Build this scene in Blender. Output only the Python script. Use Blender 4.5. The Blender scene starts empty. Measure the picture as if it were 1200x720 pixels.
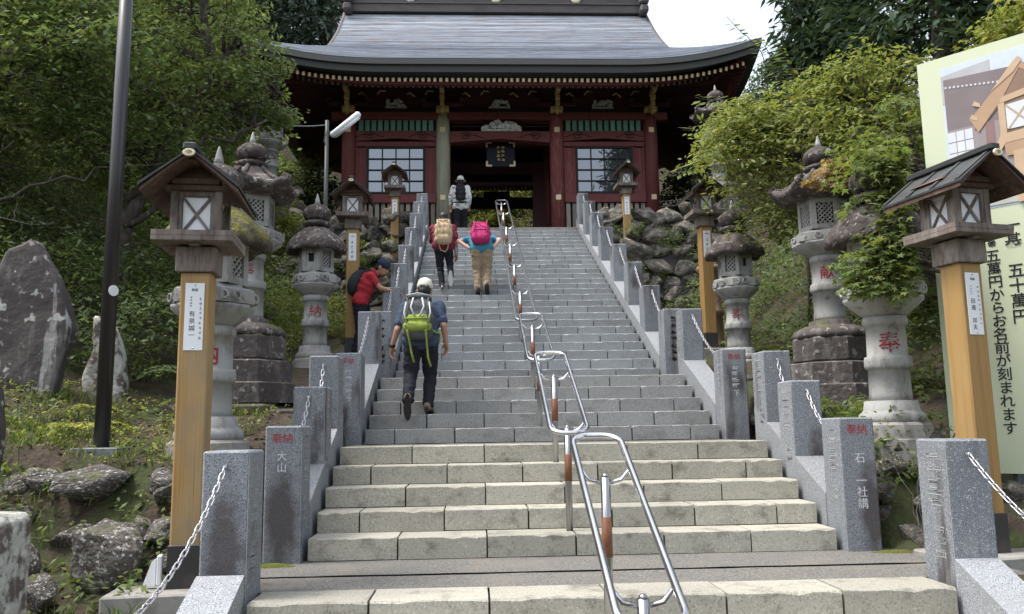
import bpy, bmesh, math, random
import numpy as np
from mathutils import Vector, Matrix, noise

scene = bpy.context.scene
COL = scene.collection
R = math.radians
rng = random.Random(7)
nrng = np.random.default_rng(11)

# ------------------------------------------------------------------ camera
cam_d = bpy.data.cameras.new('camera')
cam = bpy.data.objects.new('camera', cam_d)
COL.objects.link(cam)
cam_d.sensor_width = 36.0
cam_d.lens = 36.0 * 975.3 / 1200.0
cam_d.clip_start = 0.05
cam_d.clip_end = 2000
_pi, _ya, _ro = 0.1454, 0.0461, -0.0154
_f = Vector((math.sin(_ya) * math.cos(_pi), math.cos(_ya) * math.cos(_pi), math.sin(_pi)))
_r = Vector((math.cos(_ya), -math.sin(_ya), 0))
_u = _r.cross(_f)
_r2 = math.cos(_ro) * _r + math.sin(_ro) * _u
_u2 = -math.sin(_ro) * _r + math.cos(_ro) * _u
CAM = Vector((-0.7507, 0.0, 0.947))
cam.matrix_world = Matrix(((_r2.x, _u2.x, -_f.x, CAM.x), (_r2.y, _u2.y, -_f.y, CAM.y), (_r2.z, _u2.z, -_f.z, CAM.z), (0, 0, 0, 1)))
scene.camera = cam

# ------------------------------------------------------------------ world, sun, exposure
SUN_EL, SUN_AZ = 64.0, -95.0          # high soft sun from the left
world = bpy.data.worlds.new('World')
scene.world = world
world.use_nodes = True
wn = world.node_tree
wn.nodes.clear()
sky = wn.nodes.new('ShaderNodeTexSky')
sky.sky_type = 'NISHITA'
sky.sun_disc = False
sky.sun_elevation = R(SUN_EL)
sky.sun_rotation = R(SUN_AZ)
sky.dust_density = 3.0
sky.air_density = 1.0
hs = wn.nodes.new('ShaderNodeHueSaturation')
hs.inputs['Saturation'].default_value = 0.45      # thin cloud all over
hs.inputs['Value'].default_value = 1.0
bg = wn.nodes.new('ShaderNodeBackground')
bg.inputs['Strength'].default_value = 0.15
wo = wn.nodes.new('ShaderNodeOutputWorld')
wn.links.new(sky.outputs[0], hs.inputs['Color'])
wn.links.new(hs.outputs[0], bg.inputs['Color'])
wn.links.new(bg.outputs[0], wo.inputs['Surface'])
sun_d = bpy.data.lights.new('sun', 'SUN')
sun_d.energy = 1.35
sun_d.angle = R(16)
sun_d.color = (1.0, 0.96, 0.9)
sun = bpy.data.objects.new('sun', sun_d)
COL.objects.link(sun)
_sd = Vector((math.sin(R(SUN_AZ)) * math.cos(R(SUN_EL)), math.cos(R(SUN_AZ)) * math.cos(R(SUN_EL)), math.sin(R(SUN_EL))))
sun.rotation_euler = _sd.to_track_quat('Z', 'Y').to_euler()
vs = scene.view_settings
vs.view_transform = 'Standard'
vs.look = 'None'
vs.exposure = 1.55
vs.gamma = 1.0
scene.render.engine = 'CYCLES'
scene.cycles.max_bounces = 5
scene.cycles.diffuse_bounces = 4
scene.cycles.glossy_bounces = 3
scene.cycles.transmission_bounces = 2
scene.cycles.transparent_max_bounces = 4
scene.cycles.caustics_reflective = False
scene.cycles.caustics_refractive = False

# ------------------------------------------------------------------ helpers
def tag(o, label=None, cat=None, group=None, kind=None):
    if label: o['label'] = label
    if cat: o['category'] = cat
    if group: o['group'] = group
    if kind: o['kind'] = kind
    return o

def empty(name, loc, label=None, cat=None, group=None, rz=0.0):
    o = bpy.data.objects.new(name, None)
    o.empty_display_size = 0.1
    COL.objects.link(o)
    o.location = loc
    o.rotation_euler = (0, 0, rz)
    return tag(o, label, cat, group)

KIDS = {}
def link_obj(name, me, parent=None):
    o = bpy.data.objects.new(name, me)
    COL.objects.link(o)
    if parent is not None:
        o.parent = parent
        KIDS.setdefault(parent.name, []).append(o)
    return o

def dup(o, parent=None):
    c = o.copy()
    COL.objects.link(c)
    if parent is not None:
        c.parent = parent
        KIDS.setdefault(parent.name, []).append(c)
    for ch in list(KIDS.get(o.name, [])):
        dup(ch, c)
    return c

class MB:
    """collects boxes, lathes, tubes and builds ONE mesh object"""
    def __init__(s, org=(0, 0, 0)):
        s.v = []; s.f = []; s.m = []; s.sm = []; s.cur = 0; s.org = Vector(org)
    def add(s, vs, fs, smooth=False):
        b = len(s.v)
        s.v += [tuple(Vector(p) - s.org) for p in vs]
        s.f += [tuple(i + b for i in f) for f in fs]
        s.m += [s.cur] * len(fs)
        s.sm += [smooth] * len(fs)
    def box(s, c, d, rz=0, bev=0.0, M=None):
        hx, hy, hz = d[0] / 2, d[1] / 2, d[2] / 2
        if bev <= 0:
            vs = [(x, y, z) for x in (-hx, hx) for y in (-hy, hy) for z in (-hz, hz)]
            fs = [(0, 1, 3, 2), (4, 6, 7, 5), (0, 4, 5, 1), (2, 3, 7, 6), (0, 2, 6, 4), (1, 5, 7, 3)]
        else:
            vs, idx = [], {}
            for sx in (-1, 1):
                for sy in (-1, 1):
                    for sz in (-1, 1):
                        for ax in range(3):
                            p = [sx * (hx - bev), sy * (hy - bev), sz * (hz - bev)]
                            p[ax] = (sx * hx, sy * hy, sz * hz)[ax]
                            idx[(sx, sy, sz, ax)] = len(vs); vs.append(tuple(p))
            fs = []
            for a in (-1, 1):
                fs.append([idx[(a, p, q, 0)] for p, q in ((-1, -1), (1, -1), (1, 1), (-1, 1))][::a])
                fs.append([idx[(p, a, q, 1)] for p, q in ((-1, -1), (-1, 1), (1, 1), (1, -1))][::a])
                fs.append([idx[(p, q, a, 2)] for p, q in ((-1, -1), (1, -1), (1, 1), (-1, 1))][::a])
            for a in (-1, 1):
                for b_ in (-1, 1):
                    fs.append([idx[(a, b_, -1, 0)], idx[(a, b_, 1, 0)], idx[(a, b_, 1, 1)], idx[(a, b_, -1, 1)]])
                    fs.append([idx[(a, -1, b_, 0)], idx[(a, 1, b_, 0)], idx[(a, 1, b_, 2)], idx[(a, -1, b_, 2)]])
                    fs.append([idx[(-1, a, b_, 1)], idx[(1, a, b_, 1)], idx[(1, a, b_, 2)], idx[(-1, a, b_, 2)]])
            for a in (-1, 1):
                for b_ in (-1, 1):
                    for c_ in (-1, 1):
                        fs.append([idx[(a, b_, c_, k)] for k in range(3)])
        if M is None:
            M = Matrix.Translation(Vector(c)) @ Matrix.Rotation(rz, 4, 'Z')
        s.add([M @ Vector(p) for p in vs], fs)
    def prism(s, pts, axis, a, b):
        """polygon pts (2D) extruded along axis 'x','y','z' from a to b"""
        n = len(pts)
        def P(p, t):
            return {'x': (t, p[0], p[1]), 'y': (p[0], t, p[1]), 'z': (p[0], p[1], t)}[axis]
        vs = [P(p, a) for p in pts] + [P(p, b) for p in pts]
        fs = [tuple(range(n))[::-1], tuple(range(n, 2 * n))] + [(i, (i + 1) % n, n + (i + 1) % n, n + i) for i in range(n)]
        s.add(vs, fs)
    def lathe(s, prof, c=(0, 0, 0), n=20, rot=0.0, fn=None, smooth=True, M=None):
        vs, fs = [], []
        for r, z in prof:
            for k in range(n):
                a = rot + 2 * math.pi * k / n
                rr = r * (fn(a, r, z) if fn else 1)
                p = Vector((rr * math.cos(a), rr * math.sin(a), z))
                vs.append((M @ p) if M else (Vector(c) + p))
        for i in range(len(prof) - 1):
            for k in range(n):
                k2 = (k + 1) % n
                fs.append((i * n + k, i * n + k2, (i + 1) * n + k2, (i + 1) * n + k))
        fs.append(tuple(range(n))[::-1]); fs.append(tuple(range((len(prof) - 1) * n, len(prof) * n)))
        s.add(vs, fs, smooth)
    def tube(s, path, r, n=8, closed=False, smooth=True, caps=True):
        path = [Vector(p) for p in path]
        rs = r if isinstance(r, (list, tuple)) else [r] * len(path)
        vs, fs = [], []
        N = len(path); up = Vector((0, 0, 1)); pa = None
        for i, p in enumerate(path):
            if closed: t = path[(i + 1) % N] - path[i - 1]
            else: t = path[min(i + 1, N - 1)] - path[max(i - 1, 0)]
            t.normalize()
            if pa is None:
                a = t.cross(up)
                if a.length < 1e-3: a = t.cross(Vector((1, 0, 0)))
            else:
                a = pa - t * pa.dot(t)
                if a.length < 1e-4: a = t.cross(up)
            a.normalize(); pa = a.copy(); b = t.cross(a)
            for k in range(n):
                w = 2 * math.pi * k / n
                vs.append(p + (a * math.cos(w) + b * math.sin(w)) * rs[i])
        for i in range(N if closed else N - 1):
            j = (i + 1) % N
            for k in range(n):
                k2 = (k + 1) % n
                fs.append((i * n + k, i * n + k2, j * n + k2, j * n + k))
        if not closed and caps:
            s.add(vs, fs, smooth); b0 = len(s.v) - len(vs)
            s.f += [tuple(b0 + k for k in range(n))[::-1], tuple(b0 + k for k in range((N - 1) * n, N * n))]; s.m += [s.cur] * 2; s.sm += [False] * 2; return
        s.add(vs, fs, smooth)
    def cyl(s, p0, p1, r0, r1=None, n=12):
        s.tube([p0, p1], [r0, r1 if r1 is not None else r0], n)
    def mesh(s, name, mats):
        me = bpy.data.meshes.new(name)
        me.from_pydata(s.v, [], s.f)
        mats = mats if isinstance(mats, (list, tuple)) else [mats]
        for m in mats: me.materials.append(m)
        me.polygons.foreach_set('material_index', s.m)
        me.polygons.foreach_set('use_smooth', s.sm)
        bm = bmesh.new(); bm.from_mesh(me)
        bmesh.ops.recalc_face_normals(bm, faces=bm.faces)
        bm.to_mesh(me); bm.free()
        return me
    def build(s, name, mats, parent=None):
        return link_obj(name, s.mesh(name, mats), parent)

# ------------------------------------------------------------------ materials
def mat(name, col, rough=0.8, layers=(), bump=None, metal=0.0, spec=0.3, orand=0.0, irand=0.0, trans=None, coord='Object', hueshift=None):
    """layers: dicts t,s,d,lo,hi,c,a,up (only where the normal points up), n (distortion)"""
    m = bpy.data.materials.new(name)
    m.use_nodes = True
    nt = m.node_tree; N = nt.nodes; L = nt.links
    N.clear()
    out = N.new('ShaderNodeOutputMaterial')
    bs = N.new('ShaderNodeBsdfPrincipled')
    bs.inputs['Roughness'].default_value = rough
    bs.inputs['Metallic'].default_value = metal
    bs.inputs['Specular IOR Level'].default_value = spec
    L.new(bs.outputs[0], out.inputs[0])
    tc = N.new('ShaderNodeTexCoord')
    def coords(sc, off=0.0):
        mp = N.new('ShaderNodeMapping')
        mp.inputs['Scale'].default_value = sc if isinstance(sc, (tuple, list)) else (sc, sc, sc)
        L.new(tc.outputs[coord], mp.inputs['Vector'])
        if orand or off:
            oi = N.new('ShaderNodeObjectInfo')
            ml = N.new('ShaderNodeMath'); ml.operation = 'MULTIPLY'; ml.inputs[1].default_value = 37.0
            L.new(oi.outputs['Random'], ml.inputs[0]); L.new(ml.outputs[0], mp.inputs['Location'])
        return mp.outputs[0]
    rgb = N.new('ShaderNodeRGB'); rgb.outputs[0].default_value = (*col, 1)
    cur = rgb.outputs[0]
    for ly in layers:
        t = ly.get('t', 'noise')
        if t == 'noise':
            tx = N.new('ShaderNodeTexNoise'); tx.inputs['Detail'].default_value = ly.get('d', 3)
            tx.inputs['Roughness'].default_value = ly.get('r', 0.55)
            tx.inputs['Distortion'].default_value = ly.get('n', 0)
            tx.inputs['Scale'].default_value = 1.0
            L.new(coords(ly['s']), tx.inputs['Vector']); fac = tx.outputs['Fac']
        elif t == 'blob':
            mp = N.new('ShaderNodeMapping'); mp.inputs['Location'].default_value = tuple(-c_ / r_ for c_, r_ in zip(ly['p'], ly['s'])); mp.inputs['Scale'].default_value = tuple(1 / r_ for r_ in ly['s'])
            L.new(tc.outputs['Object'], mp.inputs['Vector'])
            ln = N.new('ShaderNodeVectorMath'); ln.operation = 'LENGTH'; L.new(mp.outputs[0], ln.inputs[0])
            tx = N.new('ShaderNodeTexNoise'); tx.inputs['Scale'].default_value = 9; tx.inputs['Detail'].default_value = 6; L.new(tc.outputs['Object'], tx.inputs['Vector'])
            ad = N.new('ShaderNodeMath'); ad.operation = 'MULTIPLY_ADD'; ad.inputs[1].default_value = 1.3
            L.new(tx.outputs['Fac'], ad.inputs[0]); L.new(ln.outputs['Value'], ad.inputs[2]); fac = ad.outputs[0]
        elif t == 'voro':
            tx = N.new('ShaderNodeTexVoronoi'); tx.inputs['Scale'].default_value = 1.0
            L.new(coords(ly['s']), tx.inputs['Vector']); fac = tx.outputs['Distance']
        elif t == 'wave':
            tx = N.new('ShaderNodeTexWave'); tx.inputs['Scale'].default_value = 1.0
            tx.bands_direction = ly.get('dir', 'X')
            tx.inputs['Distortion'].default_value = ly.get('n', 3); tx.inputs['Detail'].default_value = 3
            tx.inputs['Detail Scale'].default_value = 1.2
            L.new(coords(ly['s']), tx.inputs['Vector']); fac = tx.outputs['Fac']
        mr = N.new('ShaderNodeMapRange'); mr.clamp = True
        mr.inputs[1].default_value = ly['lo']; mr.inputs[2].default_value = ly['hi']
        mr.inputs[3].default_value = 0.0; mr.inputs[4].default_value = ly.get('a', 1.0)
        L.new(fac, mr.inputs[0]); fo = mr.outputs[0]
        if 'up' in ly:
            ge = N.new('ShaderNodeNewGeometry'); sp = N.new('ShaderNodeSeparateXYZ')
            L.new(ge.outputs['Normal'], sp.inputs[0])
            m2 = N.new('ShaderNodeMapRange'); m2.inputs[1].default_value = ly['up'] - 0.3; m2.inputs[2].default_value = ly['up'] + 0.2
            L.new(sp.outputs['Z'], m2.inputs[0])
            mu = N.new('ShaderNodeMath'); mu.operation = 'MULTIPLY'
            L.new(fo, mu.inputs[0]); L.new(m2.outputs[0], mu.inputs[1]); fo = mu.outputs[0]
        mx = N.new('ShaderNodeMix'); mx.data_type = 'RGBA'
        L.new(fo, mx.inputs['Factor']); L.new(cur, mx.inputs['A'])
        mx.inputs['B'].default_value = (*ly['c'], 1)
        cur = mx.outputs['Result']
    def vary(src, amt, hue):
        nonlocal cur
        hv = N.new('ShaderNodeHueSaturation')
        mr = N.new('ShaderNodeMapRange'); mr.inputs[3].default_value = 1 - amt; mr.inputs[4].default_value = 1 + amt
        L.new(src, mr.inputs[0]); L.new(mr.outputs[0], hv.inputs['Value'])
        if hue:
            sn = N.new('ShaderNodeMath'); sn.operation = 'MULTIPLY'; sn.inputs[1].default_value = 7.31
            fr = N.new('ShaderNodeMath'); fr.operation = 'FRACT'
            mh = N.new('ShaderNodeMapRange'); mh.inputs[3].default_value = 0.5 - hue; mh.inputs[4].default_value = 0.5 + hue
            L.new(src, sn.inputs[0]); L.new(sn.outputs[0], fr.inputs[0]); L.new(fr.outputs[0], mh.inputs[0])
            L.new(mh.outputs[0], hv.inputs['Hue'])
        L.new(cur, hv.inputs['Color']); cur = hv.outputs[0]
    if orand:
        oi = N.new('ShaderNodeObjectInfo'); vary(oi.outputs['Random'], orand, None)
    if irand:
        ge = N.new('ShaderNodeNewGeometry'); vary(ge.outputs['Random Per Island'], irand, hueshift)
    L.new(cur, bs.inputs['Base Color'])
    if bump:
        tx = N.new('ShaderNodeTexNoise'); tx.inputs['Scale'].default_value = 1.0
        tx.inputs['Detail'].default_value = 4
        L.new(coords(bump[0]), tx.inputs['Vector'])
        bp = N.new('ShaderNodeBump'); bp.inputs['Strength'].default_value = bump[1]; bp.inputs['Distance'].default_value = bump[2]
        L.new(tx.outputs['Fac'], bp.inputs['Height']); L.new(bp.outputs[0], bs.inputs['Normal'])
    if trans:
        td = N.new('ShaderNodeBsdfTranslucent')
        mu = N.new('ShaderNodeMix'); mu.data_type = 'RGBA'; mu.blend_type = 'MULTIPLY'; mu.inputs['Factor'].default_value = 1.0
        L.new(cur, mu.inputs['A']); mu.inputs['B'].default_value = (*trans[1], 1)
        L.new(mu.outputs['Result'], td.inputs['Color'])
        ms = N.new('ShaderNodeMixShader'); ms.inputs[0].default_value = trans[0]
        L.new(bs.outputs[0], ms.inputs[1]); L.new(td.outputs[0], ms.inputs[2]); L.new(ms.outputs[0], out.inputs[0])
    return m

SPK = [dict(s=150, d=2, lo=.53, hi=.62, c=(.04, .045, .055), a=.85), dict(s=130, d=2, lo=.40, hi=.32, c=(.6, .61, .62), a=.8)]
M = {}
M['post'] = mat('granite_post', (.195, .208, .226), .75, SPK + [dict(s=(5, 5, 1.1), d=4, lo=.53, hi=.64, c=(.05, .04, .038), a=.85), dict(s=3, lo=.5, hi=.8, c=(.3, .31, .3), a=.5)], bump=(140, .12, .002), orand=.12)
def stained(n, p, s): return mat(n, (.195, .208, .226), .75, SPK + [dict(t='blob', p=p, s=s, lo=1.85, hi=1.2, c=(.045, .036, .034), a=.8)], bump=(140, .12, .002), orand=.1)
M['stain0'] = stained('granite_post_stained', (.01, -.17, .68), (.13, .5, .34))
M['stain1'] = stained('granite_post_dark_stain', (.0, -.17, .36), (.12, .5, .40))
M['stain2'] = stained('granite_post_side_stain', (.075, -.17, .34), (.09, .4, .42))
M['stringer'] = mat('granite_stringer', (.25, .263, .276), .75, SPK + [dict(s=2.5, lo=.5, hi=.75, c=(.2, .2, .2), a=.4)], orand=.08)
def step_mat(n, c, dirt):
    return mat(n, c, .8, [dict(s=75, d=3, r=.7, lo=.53, hi=.66, c=tuple(x * .3 for x in c), a=.7), dict(s=68, d=3, r=.7, lo=.42, hi=.33, c=tuple(min(.75, x * 1.7) for x in c), a=.7),
        dict(s=(4, 4, 6), d=9, r=.72, lo=.53, hi=.7, c=(.085, .075, .06), a=dirt), dict(s=1.5, lo=.5, hi=.75, c=tuple(x * .7 for x in c), a=.4)], bump=(60, .2, .003), orand=.14)
M['step_warm'] = step_mat('granite_step_warm', (.345, .33, .275), .85)
M['step_mid'] = step_mat('granite_step_grey', (.265, .268, .258), .55)
M['step_up'] = step_mat('granite_step_upper', (.262, .274, .277), .4)
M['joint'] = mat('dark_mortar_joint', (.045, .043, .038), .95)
M['asphalt'] = mat('worn_asphalt', (.105, .1, .092), .95, [dict(s=90, d=3, lo=.5, hi=.62, c=(.27, .26, .24), a=.75), dict(s=2.2, d=4, lo=.48, hi=.7, c=(.17, .155, .13), a=.7), dict(s=40, d=3, lo=.4, hi=.3, c=(.03, .03, .03), a=.7)], bump=(70, .5, .006))
M['soil'] = mat('dark_soil', (.04, .029, .021), .95, [dict(s=9, d=5, lo=.45, hi=.65, c=(.065, .047, .033), a=.8), dict(s=1.6, d=5, lo=.46, hi=.6, c=(.035, .048, .014), a=.85), dict(s=45, d=3, lo=.64, hi=.7, c=(.12, .1, .075), a=.5)], bump=(22, .9, .03), coord='Object')
ROCKL = [dict(s=4, d=5, lo=.42, hi=.65, c=(.11, .1, .088)), dict(s=7, d=7, r=.65, lo=.56, hi=.64, c=(.33, .33, .3), a=.8), dict(s=17, d=6, lo=.58, hi=.64, c=(.46, .46, .43), a=.75), dict(s=3.3, d=4, lo=.55, hi=.68, c=(.07, .085, .02), a=.8, up=.5)]
M['rock'] = mat('lichen_rock', (.075, .065, .058), .9, ROCKL, bump=(14, .9, .04), orand=.3)
M['rock_dark'] = mat('wall_rock', (.055, .05, .043), .9, [dict(s=5, d=5, lo=.42, hi=.66, c=(.14, .125, .105)), dict(s=6, d=8, r=.7, lo=.55, hi=.66, c=(.30, .29, .26), a=.75), dict(s=2.5, d=4, lo=.58, hi=.7, c=(.06, .085, .02), a=.6)], bump=(14, .9, .04), orand=.4)
M['stele'] = mat('stele_stone', (.06, .052, .049), .85, [dict(s=(7, 7, 1.4), d=5, lo=.52, hi=.68, c=(.2, .19, .185), a=.7), dict(s=9, d=6, lo=.6, hi=.66, c=(.38, .38, .36), a=.8), dict(s=(9, 9, .9), d=5, lo=.6, hi=.66, c=(.34, .33, .32), a=.7), dict(s=5, d=6, lo=.62, hi=.68, c=(.3, .3, .26), a=.7)], bump=(16, .7, .02))
M['stele_pale'] = mat('pale_lichen_stone', (.1, .082, .07), .9, [dict(s=5, d=5, lo=.44, hi=.52, c=(.4, .4, .36), a=.9), dict(t='voro', s=17, lo=.36, hi=.31, c=(.5, .5, .44), a=.5), dict(s=14, d=6, r=.65, lo=.56, hi=.62, c=(.12, .1, .085), a=.7)], bump=(20, .8, .02))
M['lstone'] = mat('pale_lantern_granite', (.29, .29, .275), .85, [dict(s=130, d=2, lo=.56, hi=.66, c=(.15, .15, .15), a=.6), dict(s=(5, 5, 2), d=7, r=.65, lo=.5, hi=.66, c=(.11, .1, .083), a=.75), dict(s=9, d=4, lo=.62, hi=.7, c=(.13, .11, .09), a=.7)], bump=(50, .4, .006), orand=.08)
M['lroof'] = mat('weathered_lantern_roof', (.06, .048, .044), .9, [dict(s=9, d=5, lo=.48, hi=.66, c=(.15, .135, .125), a=.8), dict(s=16, d=4, lo=.6, hi=.67, c=(.38, .37, .35), a=.6), dict(s=5, d=4, lo=.62, hi=.72, c=(.09, .1, .025), a=.6, up=.5)], bump=(24, .9, .03), orand=.15)
M['lmoss'] = mat('mossy_lantern_roof', (.07, .06, .045), .95, [dict(s=6, d=5, lo=.35, hi=.55, c=(.16, .15, .035), a=.95, up=.1), dict(s=11, d=5, lo=.5, hi=.65, c=(.2, .18, .12), a=.6)], bump=(30, 1, .04))
M['lbase'] = mat('purple_brown_stone', (.07, .059, .056), .9, [dict(s=(8, 8, 3), d=7, r=.65, lo=.5, hi=.66, c=(.16, .15, .138), a=.8), dict(s=13, d=4, lo=.6, hi=.66, c=(.36, .35, .33), a=.6), dict(s=4, d=4, lo=.5, hi=.65, c=(.09, .1, .03), a=.7, up=.6)], bump=(20, .8, .02), orand=.12)
M['redpaint'] = mat('red_lettering', (.3, .012, .02), .6)
M['oldred'] = mat('faded_red_lettering', (.27, .035, .04), .8, [dict(s=40, d=3, lo=.55, hi=.7, c=(.2, .13, .13), a=.6)])
M['whitepaint'] = mat('white_lettering', (.55, .56, .56), .8, [dict(s=35, d=3, lo=.5, hi=.7, c=(.25, .25, .26), a=.8)])
M['palemark'] = mat('pale_engraving', (.36, .37, .36), .85, [dict(s=40, d=3, lo=.45, hi=.65, c=(.25, .26, .27), a=.8)])
M['black'] = mat('black_ink', (.012, .012, .014), .5)
M['chain'] = mat('chain_steel', (.5, .5, .52), .4, metal=.75, spec=.5)
M['steel'] = mat('stainless_steel', (.62, .62, .63), .24, [dict(s=(3, 3, 3), d=3, lo=.4, hi=.7, c=(.42, .42, .43), a=.7)], metal=1.0, spec=.5)
M['gate_reflect_steel'] = mat('dark_reflection_steel', (.28, .28, .29), .35, metal=.9, spec=.5)  # upper loop: reflection of the dark gate put into the steel colour
M['post_steel'] = mat('brushed_post_steel', (.36, .36, .37), .3, [dict(s=(40, 40, 2), d=3, lo=.4, hi=.7, c=(.24, .24, .25), a=.7)], metal=1.0, spec=.5)
M['wrap'] = mat('perforated_brown_grip', (.19, .078, .042), .55, [dict(t='voro', s=(90, 90, 60), lo=.28, hi=.2, c=(.06, .025, .015), a=.9)])
M['post_wood'] = mat('new_yellow_wood', (.31, .19, .068), .6, [dict(t='wave', s=(14, 14, .7), n=7, lo=.4, hi=.9, c=(.25, .14, .045), a=.5), dict(s=(40, 40, 1.2), d=4, lo=.5, hi=.7, c=(.2, .11, .04), a=.6), dict(s=(3, 3, .8), d=3, lo=.5, hi=.7, c=(.34, .25, .13), a=.6), dict(s=(55, 55, .5), d=3, lo=.66, hi=.7, c=(.09, .05, .02), a=.8), dict(s=(2, 2, 1.2), d=6, r=.65, lo=.56, hi=.72, c=(.2, .16, .11), a=.7)], orand=.07)
M['old_wood'] = mat('weathered_wood', (.165, .135, .115), .8, [dict(s=(30, 30, 6), d=6, r=.65, lo=.45, hi=.66, c=(.065, .048, .04), a=.85), dict(s=(9, 9, 4), d=6, lo=.5, hi=.68, c=(.26, .235, .21), a=.8)], bump=(60, .4, .004), orand=.1)
M['red_wood'] = mat('reddish_lantern_wood', (.105, .066, .05), .75, [dict(s=(30, 30, 8), d=5, lo=.42, hi=.68, c=(.07, .035, .025), a=.8), dict(s=(9, 9, 4), d=4, lo=.55, hi=.72, c=(.24, .17, .13), a=.6)], bump=(60, .4, .004), orand=.1)
M['lan_roof'] = mat('dark_copper_roof', (.022, .024, .023), .6, [dict(s=6, d=5, lo=.5, hi=.7, c=(.05, .054, .05), a=.7)], spec=.5)
M['paper'] = mat('white_lantern_paper', (.74, .76, .78), .5, [dict(s=9, d=3, lo=.5, hi=.75, c=(.6, .61, .62), a=.5)], spec=.5)
M['plaque'] = mat('plaque_white', (.66, .67, .68), .3, spec=.6)
M['gold'] = mat('gold_leaf', (.62, .42, .15), .4, [dict(s=20, d=3, lo=.45, hi=.7, c=(.4, .25, .08), a=.7)], metal=.3, spec=.5)
M['sleeve'] = mat('black_metal_sleeve', (.022, .02, .019), .5, [dict(s=6, d=4, lo=.55, hi=.75, c=(.07, .055, .045), a=.7)], spec=.5)
M['conc'] = mat('weathered_concrete', (.26, .25, .23), .9, [dict(s=6, d=5, lo=.45, hi=.7, c=(.13, .12, .1), a=.8), dict(s=25, d=3, lo=.6, hi=.7, c=(.36, .35, .33), a=.5)], bump=(30, .5, .006))
M['pole'] = mat('black_pole_paint', (.018, .016, .017), .38, [dict(s=(4, 4, 1), d=4, lo=.5, hi=.75, c=(.035, .03, .03), a=.7)], spec=.6)
M['grey_metal'] = mat('grey_metal', (.13, .145, .15), .6, [dict(s=9, d=4, lo=.5, hi=.75, c=(.2, .21, .21), a=.6)], spec=.4)
M['lampwhite'] = mat('white_lamp_casing', (.78, .8, .8), .35, spec=.5)
# ------------------------------------------------------------------ text
def text_mesh(body, size, material, ext=0.0015, name='lettering', spacing=1.0, bold=0.0):
    c = bpy.data.curves.new('lettering', 'FONT')
    c.body = body; c.size = size; c.align_x = 'CENTER'; c.align_y = 'TOP'; c.extrude = ext; c.space_line = spacing
    c.resolution_u = 2; c.offset = bold
    o = bpy.data.objects.new('lettering', c); COL.objects.link(o)
    bpy.context.view_layer.update()
    me = bpy.data.meshes.new_from_object(o)
    bpy.data.objects.remove(o); bpy.data.curves.remove(c)
    me.name = name; me.materials.clear(); me.materials.append(material)
    return me

def face_matrix(pos, right, up):
    r = Vector(right).normalized(); u = Vector(up); u = (u - r * u.dot(r)).normalized(); n = r.cross(u)
    return Matrix(((r.x, u.x, n.x, pos[0]), (r.y, u.y, n.y, pos[1]), (r.z, u.z, n.z, pos[2]), (0, 0, 0, 1)))

def text(body, size, material, parent, pos, right=(1, 0, 0), up=(0, 0, 1), ext=.0015, spacing=1.0, sx=1.0, bend=None, bold=0.0):
    """pos is in the parent's own frame; bend = radius of the round pillar the glyphs wrap on"""
    me = text_mesh(body, size, material, ext, spacing=spacing, bold=bold)
    o = link_obj('lettering', me, parent); o['kind'] = 'stuff'
    if bend:
        r, ang = bend
        for v in me.vertices:
            a = ang + v.co.x * sx / r
            rr = r + .003 + v.co.z
            v.co = (rr * math.sin(a), -rr * math.cos(a), v.co.y)
        o.location = pos
    else:
        o.matrix_local = face_matrix(pos, right, up) @ Matrix.Diagonal((sx, 1, 1, 1))
    return o

def scribble(mb, x0, x1, z0, z1, n, fr, th=.004):
    """rows of tiny illegible strokes on a surface; fr maps (a, b) to a 3D point on it, with its normal"""
    for i in range(n):
        zc = z0 + (z1 - z0) * (i + .5) / n; h = (z1 - z0) / n * .72; w = (x1 - x0)
        xc = (x0 + x1) / 2
        for k in range(6):
            horiz = rng.random() < .55
            a = xc + w * rng.uniform(-.32, .32) * (0.3 if horiz else 1); b = zc + h * rng.uniform(-.42, .42) * (1 if horiz else .3)
            l = (w * rng.uniform(.3, .8) if horiz else h * rng.uniform(.3, .9)) / 2
            pts = [(a - l, b - th / 2), (a + l, b - th / 2), (a + l, b + th / 2), (a - l, b + th / 2)] if horiz else [(a - th / 2, b - l), (a + th / 2, b - l), (a + th / 2, b + l), (a - th / 2, b + l)]
            mb.add([fr(p, q) for p, q in pts], [(0, 1, 2, 3)])

# ------------------------------------------------------------------ terrain
RISE, TREAD, TREADU = .161, .3538, .3374
YB, Y1, Y2, YU = 4.8955, 6.407, 9.177, 11.642
YTOP = YU + 26 * TREADU
ZTOP = 37 * RISE
def S(y):
    if y < Y1: return 0 if y > YB else (y - YB) * .455
    if y < Y1 + 4 * TREAD: return RISE + (y - Y1) * RISE / TREAD
    if y < Y2: return 5 * RISE
    if y < Y2 + 4 * TREAD: return 6 * RISE + (y - Y2) * RISE / TREAD
    if y < YU: return 10 * RISE
    return min(ZTOP, 11 * RISE + (y - YU) * RISE / TREADU)
TY = [-30, 0, 3, 4.6, 5.5, 6.0, 6.5, 7.4, 8.2, 9, 11, 12, 13, 16, 18.4, 19.6, 20.2, 60]
TL = [-4, -.7, -.5, -.22, -.12, .1, .72, .84, 1.1, 1.2, 1.8, 1.9, 2.1, 2.7, 3.0, 4.2, 5.9, 5.9]
TRr = [-4, -.7, -.5, -.22, -.10, .0, .45, .9, 1.05, 1.15, 1.7, 1.85, 2.1, 2.6, 2.9, 4.2, 5.9, 5.9]
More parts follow.
